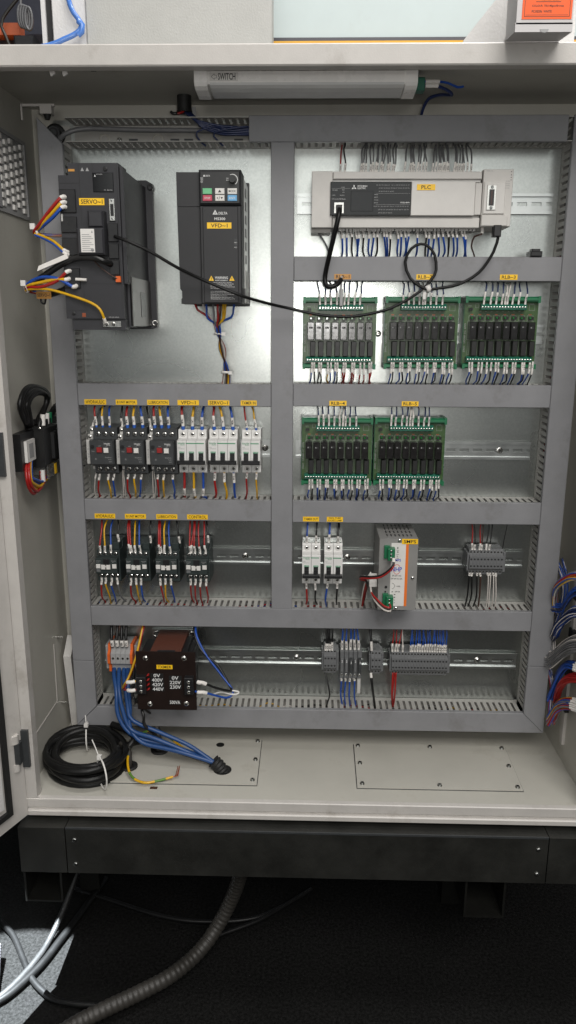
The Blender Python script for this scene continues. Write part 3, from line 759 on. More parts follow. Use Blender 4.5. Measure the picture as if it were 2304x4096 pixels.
pr.text('MITSUBISHI', 80, 96.5, 1524, 1526.6, -91.3, 0).text('ELECTRIC', 80, 94, 1520.6, 1523.2, -91.3, 0)
for a in (90, 210, 330):
    ca, sa = math.cos(math.radians(a)), math.sin(math.radians(a)); cx, cz = 74, 1523.0
    pr.poly([(cx, cz), (cx + 2.4 * ca - 1.3 * sa, cz + 2.4 * sa + 1.3 * ca), (cx + 4.6 * ca, cz + 4.6 * sa), (cx + 2.4 * ca + 1.3 * sa, cz + 2.4 * sa - 1.3 * ca)], -91.3, 0)
pr.text('CARD', 52, 58.5, 1522.5, 1524.3, -91.3, 1).text('RS-485', 37.5, 46, 1518, 1520, -91.3, 1).text('RD', 54, 58, 1518.4, 1520, -91.3, 1).text('SD', 54, 58, 1514.8, 1516.2, -91.3, 1)
pr.text('LAN', 37, 42, 1510, 1511.8, -91.3, 1).text('SD/RD', 50, 58, 1510, 1511.6, -91.3, 1).text('CC-Link IE Basic', 36.5, 60, 1503.8, 1506, -91.3, 1)
pr.text('IN  0 1 2 3 4 5 6 7   10 11 12 13 14 15 16 17', 112, 168, 1526.2, 1527.8, -91.3, 1).text('20 21 22 23 24 25 26 27 30 31 32 33 34', 116, 168, 1521.4, 1522.9, -91.3, 1).text('35 36 37 40 41 42 43', 116, 142, 1516.2, 1517.7, -91.3, 1)
for q, z in (('PWR', 1511), ('ERR', 1506.8), ('P.RUN', 1502.4), ('BAT', 1498)): pr.text(q, 109, 115.5, z, z + 1.6, -91.3, 1)
pr.text('FX5U-80M', 154, 169, 1498, 1500.2, -91.3, 0).box(112, 170, -91.4, -91.2, 1513.6, 1513.9, 1).box(112, 170, -91.4, -91.2, 1495.6, 1495.9, 1).box(36, 67, -91.4, -91.2, 1521.4, 1521.7, 1)
pr.text('OUT 0 1 2 3 4 5 6 7 10 11 12 13 14 15 16 17', 108, 168, 1492.2, 1493.7, -91.3, 1).text('20 21 22 23 24 25 26 27 30 31 32 33', 116, 168, 1487, 1488.5, -91.3, 1).text('34 35 36 37 40 41', 116, 140, 1481.8, 1483.3, -91.3, 1)
pr.build('panel_print', ['white_ink', 'grey_ink'], dp)
rj = MB().box(41, 57, -92.4, -90, 1482, 1499).build('network_socket', 'screw', dp)
MB().box(44, 54, -92.8, -92.2, 1485, 1494).build('socket_opening', 'ink', rj)
name_label(p, 'PLC', 181, 212, 1519, 1528.5, -90.8)
for k in range(40): MB().box(44 + k * 6.15, 48.4 + k * 6.15, -70, -30, 1549.4, 1552).build('top_terminal', 'aux_grey', p)
for k in range(40): MB().box(44 + k * 6.15, 48.4 + k * 6.15, -70, -30, 1455.5, 1459).build('bottom_terminal', 'aux_grey', p)
MB().box(2, 36, -60, -12, 1453.5, 1459.6).build('foot', 'plc', p)
am = thing('adapter_module', 'grey adapter module with tall pin socket beside the PLC', 'module', (318, 0, 1506))
MB().cbox(293.2, 343.5, -8, -88, 1461, 1552.5, 1.0).build('housing', 'plc', am)
MB().cbox(295, 331, -80, -91, 1481, 1532, 1.0).build('raised_front', 'plc_light', am)
MB().cbox(293.5, 338, -80, -90, 1461.5, 1479.5, 1.2).build('lower_cover', 'plc', am)
so = MB().cbox(300, 315.5, -90, -93, 1487, 1527, 0.6).build('pin_socket', 'screw', am)
MB().box(303.5, 312, -93.4, -92.6, 1494, 1520).build('socket_opening', 'servo_dark', so)
MB().box(306.6, 308.8, -94.0, -93.0, 1496, 1518).build('contact_strip', 'wire_brown', so)
for z in (1490.5, 1523.5): MB().screw(307.8, -93, z, 2.6, 1.6).build('socket_screw', ['zinc', 'ink'], so)
pr = MB()
for z, s_ in ((1549, 'FX5-16'), ): pr.text(s_, 298, 308, z, z + 1.6, -88.3, 0)
for z in (1533, 1529, 1526, 1522): pr.text('POWER', 331.5, 338, z, z + 1.3, -88.3, 0)
for z in (1548, 1543, 1539, 1535): pr.box(339, 340.4, -88.4, -88.1, z, z + 1.2, 1)
pr.build('front_print', ['grey_ink', 'ink'], am)

# ------------------------------------------------------------------ frequency drive
v = thing('frequency_drive', 'black frequency drive with keypad, knob and yellow VFD~1 label', 'motor drive', (-168, 0, 1435))
MB().box(-216, -113.5, -92, -3, 1332, 1536).build('heatsink_body', 'alu', v)
MB().box(-214, -111.5, -8, -2, 1328, 1544).build('mounting_flange', 'dark_grey', v)
MB().prism_y([(-222, 1539), (-183.5, 1539), (-183.5, 1486), (-222, 1486)], -140, -88).build('side_shell', 'vfd', v)
MB().prism_y([(-222, 1485.2), (-183.5, 1485.2), (-183.5, 1329.5), (-219, 1329.5), (-219, 1337), (-217.5, 1339), (-217.5, 1350), (-220.5, 1354)], -140, -88).build('side_shell', 'vfd', v)
kp = MB().cbox(-183.2, -114, -88, -151, 1487, 1541, 2.0).build('keypad', 'vfd', v)
fc = MB().cbox(-183.2, -114, -88, -148, 1329.5, 1486.3, 1.5).build('lower_shell', 'vfd', v)
MB().cbox(-178, -119.5, -147, -151, 1331.5, 1484.5, 0.8).build('front_cover', 'vfd', v)
MB().cbox(-181, -116, -150, -152, 1489, 1538, 0.8).build('keypad_face', 'servo_dark', kp)
for x, z, c, s_ in ((-177, 1503, 'key_green', None), (-156.5, 1503, 'white_plastic', '^'), (-136, 1503, 'white_plastic', 'MODE'), (-177, 1492.5, 'key_red', 'STOP'), (-156.5, 1492.5, 'white_plastic', '</v'), (-136, 1492.5, 'key_blue', 'ENT')):
    b = MB().cbox(x, x + 15.4, -151.8, -154, z, z + 9.2, 0.7)
    if s_ == '^': b.poly([(x + 5, z + 2.8), (x + 10.4, z + 2.8), (x + 7.7, z + 7)], -154.2, 1)
    elif s_ == '</v':
        b.text('<', x + 2.8, x + 5.2, z + 2.6, z + 6.6, -154.2, 1).text('/', x + 6, x + 8.2, z + 2.2, z + 7, -154.2, 1)
        b.poly([(x + 9, z + 6), (x + 13, z + 6), (x + 11, z + 2.8)], -154.2, 1)
    elif s_ == 'MODE': b.text(s_, x + 2, x + 13.4, z + 3, z + 6.4, -154.2, 1)
    elif s_: b.text(s_, x + 3, x + 12.4, z + 3, z + 6, -154.2, 2)
    b.build('key', [c, 'ink', 'white_plastic'], kp)
kb = MB().cyl((-127.5, -152, 1525.5), (-127.5, -163, 1525.5), 6.6, 20, 0, 5.8).build('speed_knob', 'servo_dark', kp)
ar = MB()
for k in range(14):
    a = math.radians(-60 + k * 13); r0, r1 = 7.4, 8.6
    ar.poly([(-127.5 + r0 * math.cos(a), 1525.5 + r0 * math.sin(a)), (-127.5 + r1 * math.cos(a), 1525.5 + r1 * math.sin(a)), (-127.5 + r1 * math.cos(a + .2), 1525.5 + r1 * math.sin(a + .2)), (-127.5 + r0 * math.cos(a + .2), 1525.5 + r0 * math.sin(a + .2))], -152.2, 0)
ar.text('DELTA', -171.5, -164.5, 1530.2, 1532.6, -152.2, 0).poly([(-176, 1530.2), (-172.2, 1530.2), (-174.1, 1533.4)], -152.2, 0)
for z, s_ in ((1527, 'RUN'), (1524, 'FWD'), (1521, 'REV')): ar.text(s_, -180, -176, z, z + 1.8, -152.2, 0)
ar.text('STOP', -138, -134, 1526.6, 1528.2, -152.2, 0).text('PLC', -138, -134, 1523.8, 1525.4, -152.2, 0)
ar.build('keypad_print', ['white_ink'], kp)
pr = MB()
pr.text('DELTA', -151.5, -137, 1472, 1476, -151.3, 0)
pr.poly([(-161.5, 1472), (-152.8, 1472), (-157.2, 1479.4)], -151.3, 0).poly([(-159.4, 1473.2), (-155, 1473.2), (-157.2, 1477)], -151.5, 1).text('c', -158.4, -155.8, 1473, 1475.6, -151.7, 0)
pr.text('MS300', -158.6, -140.6, 1463.2, 1467.4, -151.3, 0)
for x in (-170, -135.3):
    pr.poly([(x, 1367), (x + 9, 1367), (x + 4.5, 1375.2)], -151.3, 2).text('!', x + 3.8, x + 5.2, 1368, 1372.4, -151.5, 1)
pr.text('WARNING', -159.5, -137.5, 1370, 1374, -151.3, 0).text('AVERTISSEMENT', -159.5, -137.5, 1366.8, 1368.6, -151.3, 0)
ln = ['Read the user manual before operation.', 'Risk of electrical shock. Wait 10 minutes', 'after removing power before servicing.', 'Do not connect AC power to output terminals', 'U/T1, V/T2 and W/T3.', '', 'Lire le manuel avant de proceder.', 'Risque de electrocution. Attendre au moins', '10 minutes apres la mise hors tension avant', 'de proceder aux interventions.', 'Ne pas brancher le cable alimentation en', 'CA aux bornes de sortie U/T1, V/T2 ou W/T3.']
for i, s_ in enumerate(ln):
    if s_: pr.text(s_, -167, -167 + 41 * len(s_) / 43, 1363.6 - i * 2.45, 1365.2 - i * 2.45, -151.3, 0)
for z, s_ in ((1431, 'NET1'), (1423.5, 'NET2')): pr.text(s_, -126, -121.6, z - 3.8, z - 2.2, -151.3, 0)
pr.build('cover_print', ['white_ink', 'servo_dark', 'label'], fc)
for z in (1431, 1423.5): MB().box(-126, -121, -151.6, -150.8, z, z + 2.8).build('status_lamp', 'dark_grey', fc)
name_label(fc, 'VFD~1', -171, -130.5, 1450, 1459.5, -151.8)
for x in (-181.5, -117.5): MB().box(x, x + 2.6, -149.2, -147.6, 1388, 1396).build('cover_latch', 'ink', fc)
for k in range(6): MB().box(-113.6, -112.6, -76, -56, 1510 - k * 22, 1524 - k * 22).build('side_vent', 'servo_dark', v)
MB().box(-114, -112.8, -84, -12, 1332, 1388).build('side_panel', 'machine_grey', v)
MB().box(-119, -111, -120, -96, 1340, 1356).build('terminal_hook', 'servo_dark', v)

# ------------------------------------------------------------------ servo amplifier
s = thing('servo_amplifier', 'big dark servo amplifier with yellow SERVO~1 label and open connectors', 'servo drive', (-350, 0, 1415))
MB().box(-390, -300, -172, -10, 1290, 1536).build('chassis', 'servo', s)
MB().box(-298.5, -297, -165, -12, 1292, 1372).build('side_cover', 'servo_alu', s)
MB().box(-297, -296.4, -100, -62, 1308, 1350).build('side_vent', 'servo_dark', s)
fl = MB().prism_y([(-396, 1286), (-296, 1286), (-287, 1290), (-287, 1542), (-298, 1548), (-396, 1548)], -10, -4).build('back_flange', 'servo', s)
for z in (1297, 1536): MB().ring((-291, -10, z), (0, -1, 0), 3.2, 5.6, 1.2, 16).build('mounting_hole', 'screw' if z < 1400 else 'servo_dark', fl)
sh = MB().prism_y([(-400, 1304), (-303.5, 1304), (-303.5, 1542), (-384, 1542), (-384, 1524), (-400, 1524)], -200, -168).build('front_shell', 'servo', s)
MB().box(-392, -303, -196, -168, 1286, 1303).build('base_shell', 'servo', s)
MB().box(-303.4, -298, -192, -168, 1360, 1538).build('corner_rib', 'servo', s)
for x, z0, z1 in ((-366.5, 1445, 1542), (-345.2, 1500, 1542), (-369, 1318, 1360), (-307, 1310, 1540)): MB().box(x, x + 0.5, -200.3, -199.8, z0, z1).build('seam', 'ink', sh)
MB().box(-362, -304, -200.3, -199.8, 1359, 1359.6).box(-399, -366, -200.3, -199.8, 1512, 1512.6).box(-399, -366, -200.3, -199.8, 1316.5, 1317).build('seam', 'ink', sh)
MB().cbox(-344.8, -312, -199, -201.5, 1499, 1527.5, 0.6).text('MITSUBISHI', -338.5, -329, 1524.2, 1525.8, -201.8, 1).text('H  Servo', -327, -314, 1501, 1503, -201.8, 1).build('display_window', ['black_gloss', 'grey_ink'], s)
MB().poly([(-342, 1521.5), (-339.5, 1521.5), (-340.7, 1525)], -201.8, 0).build('window_logo', ['white_ink'], s)
for x in (-363.5, -355.5): MB().poly([(x, 1530), (x + 5.5, 1530), (x + 2.7, 1535.5)], -200.3, 0).build('hazard_mark', ['grey_ink'], sh)
MB().box(-383, -373, -200.6, -200, 1529.5, 1533).build('warning_tag', 'label_old', sh)
MB().screw(-324, -200, 1533, 3.6, 2).build('cover_screw', ['servo_dark', 'ink'], sh)
name_label(s, 'SERVO~1', -368.5, -328, 1479.5, 1490, -200.8)
bb = MB().cbox(-369, -325, -199, -226, 1402, 1443, 3).cbox(-351, -325.5, -199, -222, 1443.2, 1469, 3).build('battery_box', 'servo', s)
lb = MB().box(-362, -340, -226.6, -226, 1406, 1441, 0)
for k in range(9): lb.box(-360, -342 - (k % 3) * 3, -226.9, -226.5, 1408 + k * 3.0, 1408.9 + k * 3.0, 1)
lb.cyl((-344, -226.6, 1409.5), (-344, -226.9, 1409.5), 2.6, 12, 1).poly([(-345, 1435), (-342, 1435), (-343.5, 1439)], -226.9, 1)
lb.build('rating_label', ['white_plastic', 'grey_ink'], bb)
cn = MB().cbox(-320.5, -311, -199, -203, 1455.5, 1489.5, 0.8).build('metal_connector', 'screw', s)
MB().box(-318.3, -313.2, -203.5, -202.8, 1463, 1481).build('connector_opening', 'servo_dark', cn)
for z in (1459, 1486): MB().screw(-315.8, -203, z, 1.8, 1).build('connector_screw', ['zinc', 'ink'], cn)
for z0, z1 in ((1424, 1452), (1398, 1421), (1373, 1396)): MB().cbox(-324, -308, -199, -204, z0, z1, 0.8).build('signal_connector', 'servo_dark', s)
MB().cbox(-314.5, -306.5, -199, -206, 1361.5, 1371, 0.6).build('orange_plug', 'orange_plastic', s)
for z0, z1 in ((1468, 1503), (1438, 1462), (1403, 1430), (1352, 1383)):
    tb = MB().cbox(-399.5, -373.5, -198, -203, z0, z1, 0.8).build('power_terminal', 'servo_dark', s)
    k = z0 + 6
    while k < z1 - 3:
        MB().cyl((-390, -203, k), (-390, -203.4, k), 2.4, 10).build('wire_socket', 'ink', tb); k += 9
MB().box(-398, -395.5, -203.5, -199, 1455, 1466).build('latch', 'aux_grey', s)
ep = MB().cbox(-341, -310.5, -195, -198.5, 1290.5, 1300.5, 0.5).build('earth_plate', 'screw', s)
for x in (-335.5, -324): MB().screw(x, -198.5, 1295.5, 3.7, 2.2).build('earth_screw', ['screw', 'ink'], ep)
MB().box(-374, -368, -200.6, -200, 1306.5, 1313).build('code_tag', 'copper', sh)
for x, z in ((-388, 1312), (-318, 1368)): MB().screw(x, -200, z, 3.0, 1.6).build('cover_screw', ['servo_dark', 'ink'], sh)
MB().text('MR-JE-300A', -330, -313, 1304.8, 1307.4, -200.4, 0).build('type_print', ['grey_ink'], sh)

# ------------------------------------------------------------------ SMPS power supply
m_ = thing('power_supply', 'grey SMPS power supply box with orange stripe and green plugs', 'power supply', (171, 0, 838))
hs = MB().box(135.5, 207, -120, -10, 770, 910).build('case', 'smps', m_)
for r in range(4):
    for k in range(7): MB().box(150 + k * 7.6, 152.4 + k * 7.6, -102 + r * 24, -88 + r * 24, 909.6, 910.4).build('top_vent', 'ink', hs)
fp = MB().box(157.5, 186, -120.6, -120, 778, 902, 0)
fp.box(184.5, 189.5, -120.9, -120, 778, 902, 1)
fp.text('SMPS', 162, 176, 866.5, 871.5, -121.2, 2).text('NHP', 159, 178.5, 847, 855.5, -121.2, 2).text('I/P 230 V AC', 161, 178, 837, 840, -121.2, 3).text('O/P 24V DC-10A', 158.5, 180, 831.2, 834, -121.2, 3).text('V ADJ.', 168, 177, 816, 818.8, -121.2, 3).text('O/P OK', 167, 177, 805.6, 808.2, -121.2, 3)
for k in range(22):
    a = math.radians(20 + k * 15); a2 = a + math.radians(15)
    q = lambda t, r: (169 + 6.6 * r * math.cos(t), 851 + 9.5 * r * math.sin(t))
    fp.poly([q(a, 0.94), q(a, 1.04), q(a2, 1.04), q(a2, 0.94)], -121.0, 4)
for k in range(10):
    a = math.radians(-80 + k * 16); a2 = a + math.radians(16)
    q = lambda t, r: (160 + r * math.cos(t), 818 + r * math.sin(t))
    fp.poly([q(a, 5.6), q(a, 6.2), q(a2, 6.2), q(a2, 5.6)], -121.0, 3)
for i, c in enumerate('ENL'): fp.text(c, 168.3, 170.7, 891 - i * 8, 894.5 - i * 8, -121.2, 3)
for i in range(3): fp.box(167, 172, -121.0, -120.4, 887.9 - i * 8, 888.3 - i * 8, 3)
for i, c in enumerate('--++'): fp.text(c, 165.3, 168, 800.5 - i * 5.5, 802 - i * 5.5, -121.2, 3)
fp.cyl((162, -120.8, 806.6), (162, -121.2, 806.6), 1.1, 8, 3)
fp.build('front_print', ['white_plastic', 'orange_ink', 'blue_ink', 'ink', 'red_ink'], hs)
name_label(m_, 'SMPS', 176.5, 206, 900.5, 910.5, -121.4)
for z0, z1, x0 in ((873, 898, 144), (777.5, 804, 144)):
    pg = MB().cbox(x0, x0 + 10, -119, -126, z0, z1, 0.8).cbox(x0 + 6, x0 + 19, -120, -136, z0 - 1, z1 - 3, 1.0).build('green_plug', 'green', m_)
    for k in range(3): MB().screw(x0 + 12, -136, z0 + 4 + k * 6.8, 2.2, 0.8).build('plug_screw', ['screw', 'ink'], pg)
for x, z in ((172, 907), (199, 834), (170, 773.5)): MB().screw(x, -120.8, z, 3.0, 1.8).build('case_screw', ['screw', 'ink'], hs)
MB().cyl((150, -120, 816), (150, -122, 816), 2.4, 12).cyl((149, -120, 806.5), (149, -121.4, 806.5), 1.6, 10).build('adjuster', 'servo_dark', hs)

# ------------------------------------------------------------------ transformer
x_ = thing('transformer', 'control transformer with black front plate, voltage labels and brown winding', 'transformer', (-272, 0, 618))
MB().box(-322, -228, -6, -2, 560, 676).build('mounting_bracket', 'zinc', x_)
for x in (-313, -239): MB().ring((x, -6, 666), (0, -1, 0), 4, 7, 2, 16).build('mounting_bolt', 'screw', x_)
MB().box(-303, -243, -124, -10, 580, 677).build('winding', 'tx_core', x_)
MB().box(-324, -222, -104, -40, 572, 668).build('iron_core', 'servo_dark', x_)
MB().box(-243, -232, -122, -30, 655, 672).build('lead_strip', 'servo_dark', x_)
tp_ = MB().box(-329, -213, -129, -125, 558, 680).build('front_plate', 'tx_plate', x_)
for x, z in ((-310, 667), (-235, 668), (-305, 570), (-233, 572)): MB().screw(x, -129, z, 4.2, 2.8).ring((x, -129, z), (0, -1, 0), 3, 5.2, 0.6, 14).build('plate_screw', ['screw', 'ink'], tp_)
name_label(tp_, 'TXMER', -289, -258, 645, 653.5, -129.6)
for i, t_ in enumerate(('0V', '400V', '420V', '440V')): name_label(tp_, t_, -301.5 + i * 0.5, -276.5 + i * 0.5, 626.6 - i * 9.6, 635.6 - i * 9.6, -129.6, 'ink', 'white_ink', 'voltage_label', 0.02)
for i, t_ in enumerate(('0V', '220V', '230V')): name_label(tp_, t_, -266, -241, 622 - i * 9.6, 631 - i * 9.6, -129.6, 'ink', 'white_ink', 'voltage_label', 0.02)
name_label(tp_, '500VA', -267, -243.5, 570, 579, -129.6, 'ink', 'white_ink', 'rating_label', 0.02)
for i in range(4): MB().tube(spline([(-311, -130, 629 - i * 10), (-307, -133, 632 - i * 10), (-304, -130, 635 - i * 10)], 2), 0.9, 5).cyl((-305.5, -131, 633.5 - i * 10), (-305.5, -132.5, 633.5 - i * 10), 2, 8).build('solder_tag', 'wire_red', tp_)
for x0, x1 in ((-328, -309), (-234, -217)):
    tb = MB().cbox(x0, x1, -125, -142, 597, 632, 1.0).build('terminal_strip', 'servo_dark', x_)
    for k in range(3): MB().screw((x0 + x1) / 2, -142, 603 + k * 10.5, 3.2, 1.4).build('terminal_screw', ['screw', 'ink'], tb)
MB().box(-287, -253, -127.5, -122, 676, 681.5).build('top_tag', 'servo_dark', x_)

# ------------------------------------------------------------------ rail terminals
def terminal(w, z0, z1, depth, mt, parent, x, zc, name='terminal'):
    m = MB().prism_x([(-8, z0), (-depth + 8, z0), (-depth + 6, z0 + 10), (-depth, z0 + 14), (-depth, z1 - 14), (-depth + 6, z1 - 10), (-depth + 8, z1), (-8, z1)], 0.15, w - 0.15)
    c = w / 2
    for z in (z0 + 6, z1 - 6): m.cyl((c, -depth + 8, z), (c, -depth + 6.2, z), min(2.0, w * 0.32), 8, 1)
    for z in (z0 + 19, z1 - 19): m.cyl((c, -depth, z), (c, -depth - 0.3, z), min(1.9, w * 0.3), 8, 2)
    o = m.build(name, [mt, 'screw', 'ink'], None)
    o.parent = parent; o.location = (x * S - parent.location.x, -parent.location.y, zc * S - parent.location.z)
    return o
def strip(label, x0, n, w, zc, z0=-26, z1=26, depth=50, mt='term_grey', name='terminal_strip', ends=True):
    t = thing(name, label, 'terminals', (x0 + n * w / 2, 0, zc))
    a = terminal(w, z0, z1, depth, mt, t, x0, zc)
    for k in range(1, n): share(a, t, ((x0 + k * w) - t.location.x / S, 0, 0))
    if ends:
        MB().cbox(x0 - 4, x0 - 0.2, -8, -depth + 4, zc + z0 + 8, zc + z1 - 8, 0.6).build('end_clamp', mt, t)
        MB().cbox(x0 + n * w + 0.2, x0 + n * w + 5, -8, -depth + 4, zc + z0 + 6, zc + z1 - 6, 0.6).build('end_clamp', mt, t)
    return t
strip('strip of ten grey terminals with red, black and white wires beside the SMPS', 319, 10, 6.6, 843.5)
strip('block of four small grey terminals with four black wires', 37, 4, 6.4, 628, -27, 27)
ft = thing('fuse_terminal_block', 'block of tall grey fuse terminals with five blue wires', 'terminals', (93, 0, 622))
for k in range(5):
    a = MB().cbox(70 + k * 9, 78.4 + k * 9, -8, -48, 592, 652, 1.0).build('fuse_terminal', 'term_grey', ft)
    MB().cbox(71.5 + k * 9, 77 + k * 9, -47, -55 - (6 if k in (2, 4) else 0), 608, 638, 0.8).text('2', 72.8 + k * 9, 75.6 + k * 9, 630, 635, -55.3 - (6 if k in (2, 4) else 0), 1).build('fuse_lever', ['dark_grey' if k in (2, 4) else 'term_grey', 'white_ink'], a)
    MB().screw(74.2 + k * 9, -48, 600, 2.4, 1).build('terminal_screw', ['screw', 'ink'], a)
MB().cbox(106.5, 113.5, -14, -44, 556, 591, 0.8).box(108, 112, -44.5, -43.8, 560, 586).build('fuse_carrier', 'aux_grey', ft)
strip('block of three small grey terminals with one thick black wire', 133, 3, 6.8, 626.5)
strip('long strip of eighteen grey terminals with red and blue wires', 175, 18, 6.3, 625.5)
ot = thing('mains_terminal_block', 'grey mains terminal block with orange end covers left of the transformer', 'terminals', (-380, 0, 630))
for k in range(4):
    x = -398 + k * 10
    m = MB().prism_x([(-8, -30), (-46, -30), (-48, -16), (-56, -10), (-56, 12), (-48, 18), (-46, 30), (-8, 30)], 0.2, 9.8)
    for z in (-22, 2): m.cyl((5, -46 if z < 0 else -56, z), (5, -47 if z < 0 else -57, z), 2.6, 8, 1)
    o = m.build('terminal', ['grey_plastic', 'screw'], None); o.parent = ot; o.location = (x * S - ot.location.x, 0, 0)
for x in (-403.5, -357.5): MB().prism_x([(-8, 600), (-50, 600), (-52, 616), (-60, 622), (-60, 642), (-52, 648), (-50, 661), (-8, 661)], x, x + 5).build('orange_cover', 'orange_plastic', ot)
for x in (-411, -351.5): MB().cbox(x, x + 7, -8, -44, 603, 655, 0.8).build('end_clamp', 'grey_plastic', ot)
# loose black connector cap lying on the duct under the PLC
tag(MB().cbox(388, 409, -38, -66, 1413.8, 1423, 1.5).cbox(391, 406, -45, -62, 1422, 1427, 1.0).build('connector_cap', 'servo_dark'), 'small black connector cap lying on the duct right of the PLC', 'cap')
# ------------------------------------------------------------------ wires
WC = {'B': 'wire_blue', 'D': 'wire_navy', 'R': 'wire_red', 'Y': 'wire_yellow', 'K': 'wire_black', 'W': 'wire_white', 'G': 'wire_grey', 'N': 'wire_brown'}
WN = {'B': 'blue', 'D': 'dark blue', 'R': 'red', 'Y': 'yellow', 'K': 'black', 'W': 'white', 'G': 'grey', 'N': 'brown'}
def arc_cut(P, s0, s1):
    out = []; acc = 0.0
    for a, b in zip(P[:-1], P[1:]):
        L = (b - a).length
        if acc + L > s0 and acc < s1:
            t0 = max(0, (s0 - acc) / L); t1 = min(1, (s1 - acc) / L)
            if not out: out.append(a.lerp(b, t0))
            out.append(a.lerp(b, t1))
        acc += L
    return out
def wire(pts, col, r, label, group=None, sleeve=None, txt=None, ferrule=None, name='wire', sr=None, n=6, mats=None, step=6.0, cat='wire'):
    P = spline(pts, step)
    o = MB().tube(P, r, n).build(name, mats or WC[col])
    tag(o, label, cat, group)
    if sleeve:
        q = arc_cut(P, *sleeve)
        if len(q) > 1:
            rr = sr or r * 1.35
            m = MB().tube(q, rr, 7, 0)
            if txt:
                a, b = q[0], q[-1]; z0, z1 = min(a.z, b.z), max(a.z, b.z); c = (a + b) / 2
                m.text(txt, c.x - rr * 0.5, c.x + rr * 0.5, z0 + (z1 - z0) * 0.3, z0 + (z1 - z0) * 0.75, min(a.y, b.y, c.y) - rr - 0.2, 1, vert=True)
            m.build('marker_sleeve', ['sleeve', 'dark_grey'], o)
    if ferrule:
        q = arc_cut(P, *ferrule[:2])
        if len(q) > 1: MB().tube(q, ferrule[3], 8, 0).build('ferrule', ferrule[2], o)
    return o
def run(xt, xd, cols, zt, zd, yt, where, r=1.25, sl=18.0, yd=-33, txts=None, ferrule=None, s0=0.0, sr=None, sag=4.0, group=None, cat='wire'):
    # a row of wires between terminals (xt, zt) and a duct (xd, zd)
    s = 1 if zd > zt else -1
    for i, (a, b, c) in enumerate(zip(xt, xd, cols)):
        j = lambda k: random.uniform(-k, k)
        L = abs(zd - zt); h = min(sl + s0, L * 0.6)
        lean = (b - a) * 0.12
        pts = [(a, yt, zt), (a + lean, yt + j(0.6), zt + s * h * 0.55), (a + (b - a) * 0.3 + j(0.8), yt + j(1.2) - 1, zt + s * h),
               (a + (b - a) * 0.65 + j(min(3.2, L * 0.05)), yt + (yd - yt) * 0.45 - sag * 0.4 + j(4), zt + s * (h + (L - h) * 0.55)), (b + j(1.2), yd, zt + s * (L - 6)), (b, yd + 3, zd)]
        f = None
        if ferrule: f = (0.0, ferrule[1], ferrule[0], ferrule[2])
        wire(pts, c, r, '%s wire %s' % (WN[c], where), '%s wires %s' % (WN[c], where), (s0, s0 + sl * random.uniform(0.85, 1.12)) if sl else None, txts[i] if txts else None, f, sr=sr, cat=cat)

RBT = [[19, 29, 39, 50, 57, 63, 70, 81, 91], [169, 179, 188, 198, 204, 208, 218, 228, 239], [313, 325, 335, 345, 351, 355, 364, 375, 387], [20, 29, 39, 49, 59, 65, 70, 78, 90], [155, 163, 175, 184, 190, 195, 206, 216, 225]]
RBD = [[15, 27, 37, 48, 57, 66, 75, 87, 97], [168, 179, 188, 198, 206, 214, 219, 230, 242], [320, 331, 341, 352, 357, 362, 373, 382, 394], [19, 29, 39, 49, 59, 67, 70, 79, 90], [158, 166, 177, 187, 194, 197, 207, 219, 229]]
RBB = [[6, 10, 19, 23, 35, 41, 49, 53, 64, 68, 80, 84, 95, 102, 111, 115], [152, 156, 168, 172, 183, 187, 199, 203, 214, 218, 229, 233, 245, 249, 258, 263], [294, 299, 311, 317, 326, 334, 342, 347, 358, 363, 373, 378, 390, 394, 404, 409], [4, 9, 19, 24, 35, 39, 51, 55, 65, 69, 79, 85, 95, 100, 110, 115], [138, 144, 155, 159, 170, 175, 184, 189, 201, 205, 216, 222, 233, 237, 245, 250]]
for i in range(5):
    zb = (1217, 1218, 1219, 998, 999)[i]; zl = 1378 if i < 3 else 1154; zlo = 1184 if i < 3 else 962
    cols = 'DDDDWDDDD' if i == 0 else 'DDDDWWDDD'
    run(RBT[i], RBD[i], cols, zb + 113, zl, -59, 'into the top of the ' + BN[i], 1.25, 20, txts=['Y%d%d' % (i, k) if k != 4 else '0V' for k in range(9)], sr=1.9, sag=1)
    cols = 'BKKKYBBKRRRRRRRR' if i == 0 else 'BK' * 8
    run(RBB[i], [a + random.uniform(-3, 2) for a in RBB[i]], cols, zb + 13, zlo, -58, 'from the bottom of the ' + BN[i], 1.35, 21, txts=['Y%d' % k if k % 2 == 0 else ('24V' if i else '230V') for k in range(16)], sr=1.95, sag=2)

PT = [51, 59, 86, 90, 95, 103, 107, 111, 114, 120, 124, 132, 135, 140, 143, 161, 170, 174, 178, 183, 188, 193, 198, 209, 214, 219, 223, 227, 230, 234, 237, 247, 251, 255, 259, 263, 269, 276]
PD = [54, 60, 93, 96, 99, 105, 109, 117, 119, 125, 128, 136, 139, 147, 150, 168, 176, 178, 180, 188, 191, 197, 201, 217, 220, 225, 227, 230, 232, 235, 238, 249, 253, 258, 262, 265, 272, 275]
run(PT, PD, 'RK' + 'G' * 36, 1550, 1607, -64, 'hanging from the top duct into the upper terminals of the PLC', 1.35, 17, txts=['X%d' % k for k in range(38)], sr=1.9, sag=1)
PB = [56, 65, 72, 80, 85, 93, 103, 112, 119, 129, 134, 141, 153, 159, 166, 173, 188, 202, 209, 218, 224, 232, 241, 248, 256, 265, 270]
PE = [57, 66, 78, 85, 88, 99, 108, 111, 117, 137, 140, 143, 159, 162, 170, 175, 191, 209, 211, 219, 230, 240, 248, 258, 262, 278, 281]
run(PB, PE, 'BBKBBKBBKBBKBBBBBKBBBBKBBBB', 1460, 1407, -66, 'from the lower terminals of the PLC into the duct below', 1.7, 16, txts=['24V' if c == 'K' else 'Y0%d' % (k % 10) for k, c in enumerate('BBKBBKBBKBBKBBBBBKBBBBKBBBB')], sr=2.1, sag=6)

